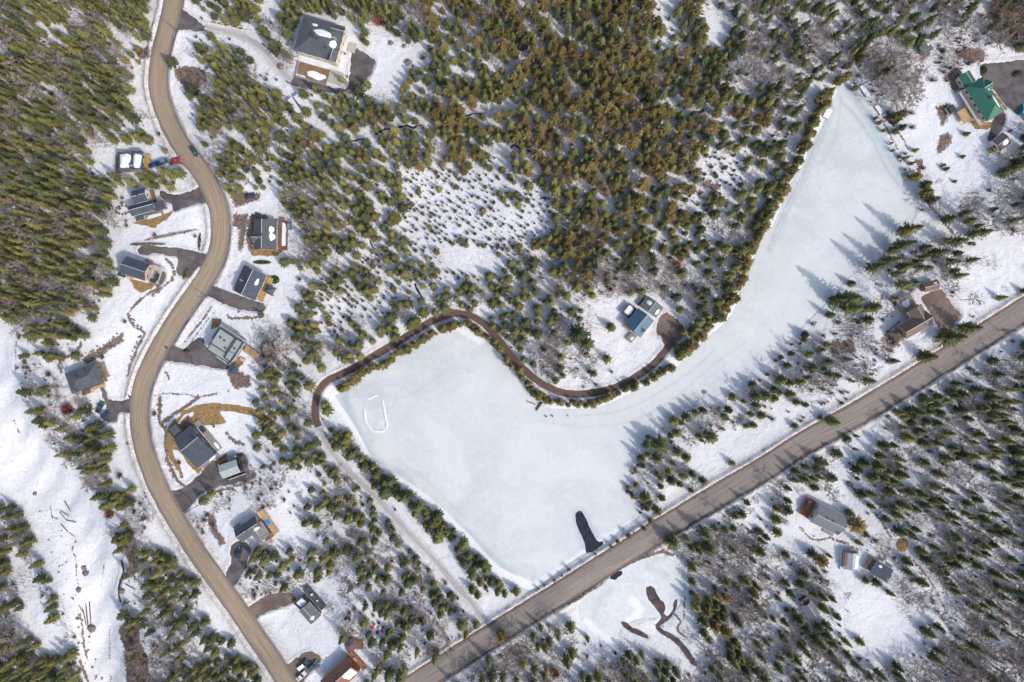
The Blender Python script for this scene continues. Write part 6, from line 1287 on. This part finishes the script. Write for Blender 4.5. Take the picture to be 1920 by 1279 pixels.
# scatter
random.seed(42); cell = 12; gridh = {}
def near(px, py, d):
    ci, cj = int(px // cell), int(py // cell)
    k = int(d // cell) + 1
    for a in range(ci - k, ci + k + 1):
        for b in range(cj - k, cj + k + 1):
            for (x, y, dd) in gridh.get((a, b), ()):
                if (x - px) ** 2 + (y - py) ** 2 < (0.5 * (d + dd)) ** 2: return True
    return False
for T in TREES: gridh.setdefault((int(T[7] // cell), int(T[8] // cell)), []).append((T[7], T[8], T[5] / K * 1.4))
for _ in range(120000):
    px = random.uniform(-205, 2125); py = random.uniform(-205, 1485); zc = zone_at(px, py)
    if zc == '.': continue
    gapn = mnoise.noise(Vector((px * .018, py * .018, 33))) + .5 * mnoise.noise(Vector((px * .05, py * .05, 3)))
    lim = {'#': -.36, 'c': -.33, 'x': -.22, 'b': -.26, 'e': -.34, 'm': -.38}.get(zc, -9)
    if gapn < lim and random.random() < .9: continue
    clump = min(1.45, max(.74, 1.02 - .75 * (mnoise.noise(Vector((px * .03, py * .03, 77))) + .4 * mnoise.noise(Vector((px * .08, py * .08, 71))))))
    sf = random.choice((random.uniform(.6, .95), random.uniform(.85, 1.2), random.uniform(1.1, 1.5))); d = SPC[zc] * sf * (1.0 if zc in 's' else (.6 + .4 * clump) * .95 if zc == '#' else clump)
    if near(px, py, d): continue
    r_ = random.random(); acc = 0; sp = None; pn = mnoise.noise(Vector((px * .016, py * .016, 50)))
    if zc in 'xb': r_ = r_ * (.75 if pn > .08 else 1.0) if zc == 'x' else (r_ if pn < .05 else (r_ * .5 + .42))
    for s_, w_ in MIX[zc]:
        acc += w_
        if r_ < acc: sp = s_; break
    sp = sp or MIX[zc][0][0]
    a, b = HT[zc]; h_ = a + (b - a) * (random.random() * .6 + .4 * min(1.3, (sf - .5)))
    if sp == 'sapling': h_ = random.uniform(.8, 3.0); r = h_ * random.uniform(.28, .42)
    elif sp == 'shrub': h_ = random.uniform(.8, 2.4); r = h_ * random.uniform(.5, .8)
    elif sp == 'bare': r = random.uniform(2.3, 3.6) * (h_ / 10)
    elif sp == 'cedar': r = 2.6 * sf ** .8 * random.uniform(.85, 1.2)
    elif sp == 'spruce': r = 2.05 * sf ** .8 * random.uniform(.85, 1.2) if zc == '#' else (2.4 if zc in 'mexc' else 1.6) * sf ** .8 * random.uniform(.9, 1.15)
    else: r = 2.6 * sf ** .8 * random.uniform(.85, 1.15)
    if zc == 's' and sp in ('spruce', 'cedar'): r = h_ * random.uniform(.3, .42)
    if plant(sp, px, py, h_, r): gridh.setdefault((int(px // cell), int(py // cell)), []).append((px, py, d))
# understorey of young conifers and brush
for _ in range(9000):
    px = random.uniform(-60, 1980); py = random.uniform(-60, 1340); zc = zone_at(px, py)
    pr = {'e': .5, 'm': .45, 's': .65, 'x': .5, 'b': .6, 'q': .7, 'c': .15, 'o': .25, '#': .15, '.': .05}[zc]
    if random.random() > pr: continue
    if random.random() < (.75 if zc in 'emsc' else .2 if zc == '.' else .4): h_ = random.uniform(.6, 2.4); plant('sapling', px, py, h_, h_ * random.uniform(.3, .45), base=True)
    else: h_ = random.uniform(.6, 1.8); plant('shrub', px, py, h_, h_ * random.uniform(.45, .8), base=True)
print('TREES', {k: sum(1 for t in TREES if t[0] == k) for k in NAME})
# the 300 largest of a kind are single things, the rest one mass per kind that repeats the same trees
def scale_of(T): hn, rn = PROTO[T[0]][1:]; return (T[5] / rn, T[5] / rn, T[4] / hn)
for sp in NAME:
    L = [T for T in TREES if T[0] == sp]; 
    if not L: continue
    inframe = lambda T: 2 < T[7] < 1918 and 2 < T[8] < 1277
    dist = lambda T: math.hypot(T[7] - 960, T[8] - 640) / 1000
    L.sort(key=lambda T: (T[9] is None, not inframe(T), -(T[5] * (T[5] + T[4] * dist(T) * .45))))
    ind, rest = L[:300], L[300:]; LA = [T[9] or wherelab(T) for T in ind]; var = PROTO[sp][0]; first = {}
    for i, T in enumerate(ind):
        k = i % len(var); crown, trunk = var[k]; lab = LA[i]; grp = '%ss %s' % (LOOK[sp], region(T[7], T[8]))
        if trunk is None:
            o = bpy.data.objects.new(NAME[sp], crown); col.objects.link(o); kids = [o]
        else:
            o = bpy.data.objects.new(NAME[sp], None); col.objects.link(o); kids = []
            for nm, me in (('crown', crown), ('trunk', trunk)):
                c = bpy.data.objects.new(nm, me); col.objects.link(c); c.parent = o; kids.append(c)
        o.location = T[1:4]; o.rotation_euler = (0, 0, T[6]); o.scale = scale_of(T)
        tag(o, lab, CAT[sp], None if T[9] else grp)
        if k not in first: first[k] = kids
    if rest:
        me = bpy.data.meshes.new(NAME[sp] + '_mass'); me.from_pydata([T[1:4] for T in rest], [], [])
        def attr(nm, ty, dat, f):
            a = me.attributes.new(nm, ty, 'POINT'); a.data.foreach_set(f, np.array(dat, np.float32 if ty != 'INT' else np.int32).ravel())
        attr('rot', 'FLOAT_VECTOR', [(0, 0, T[6]) for T in rest], 'vector'); attr('scl', 'FLOAT_VECTOR', [scale_of(T) for T in rest], 'vector'); attr('var', 'INT', [random.randrange(len(var)) for T in rest], 'value')
        o = bpy.data.objects.new('distant_' + NAME[sp] if False else NAME[sp] + 's', me); col.objects.link(o); tag(o, ('the many smaller %ss scattered through all the woods' % LOOK[sp]).replace('shrubs', 'shrubs'), CAT[sp] + 's', None, 'stuff')
        ng = bpy.data.node_groups.new(NAME[sp] + '_mass', 'GeometryNodeTree'); ng.interface.new_socket('Geometry', in_out='INPUT', socket_type='NodeSocketGeometry'); ng.interface.new_socket('Geometry', in_out='OUTPUT', socket_type='NodeSocketGeometry')
        gi = ng.nodes.new('NodeGroupInput'); gout = ng.nodes.new('NodeGroupOutput'); join = ng.nodes.new('GeometryNodeJoinGeometry')
        def named(nm, ty):
            n = ng.nodes.new('GeometryNodeInputNamedAttribute'); n.data_type = ty; n.inputs[0].default_value = nm; return n.outputs['Attribute']
        rot, scl, va = named('rot', 'FLOAT_VECTOR'), named('scl', 'FLOAT_VECTOR'), named('var', 'INT')
        m2p = ng.nodes.new('GeometryNodeMeshToPoints'); ng.links.new(gi.outputs[0], m2p.inputs['Mesh'])
        for k in range(len(var)):
            jn = ng.nodes.new('GeometryNodeJoinGeometry')
            for c in first[k]:
                oi = ng.nodes.new('GeometryNodeObjectInfo'); oi.transform_space = 'ORIGINAL'; oi.inputs['Object'].default_value = c; ng.links.new(oi.outputs['Geometry'], jn.inputs[0])
            cmp = ng.nodes.new('FunctionNodeCompare'); cmp.data_type = 'INT'; cmp.operation = 'EQUAL'; ng.links.new(va, cmp.inputs['A'] if False else [s for s in cmp.inputs if s.type == 'INT'][0]); [s for s in cmp.inputs if s.type == 'INT'][1].default_value = k
            ip = ng.nodes.new('GeometryNodeInstanceOnPoints'); ng.links.new(m2p.outputs[0], ip.inputs['Points']); ng.links.new(cmp.outputs[0], ip.inputs['Selection']); ng.links.new(jn.outputs[0], ip.inputs['Instance']); ng.links.new(rot, ip.inputs['Rotation']); ng.links.new(scl, ip.inputs['Scale'])
            ng.links.new(ip.outputs[0], join.inputs[0])
        ng.links.new(join.outputs[0], gout.inputs[0]); md = o.modifiers.new('mass', 'NODES'); md.node_group = ng
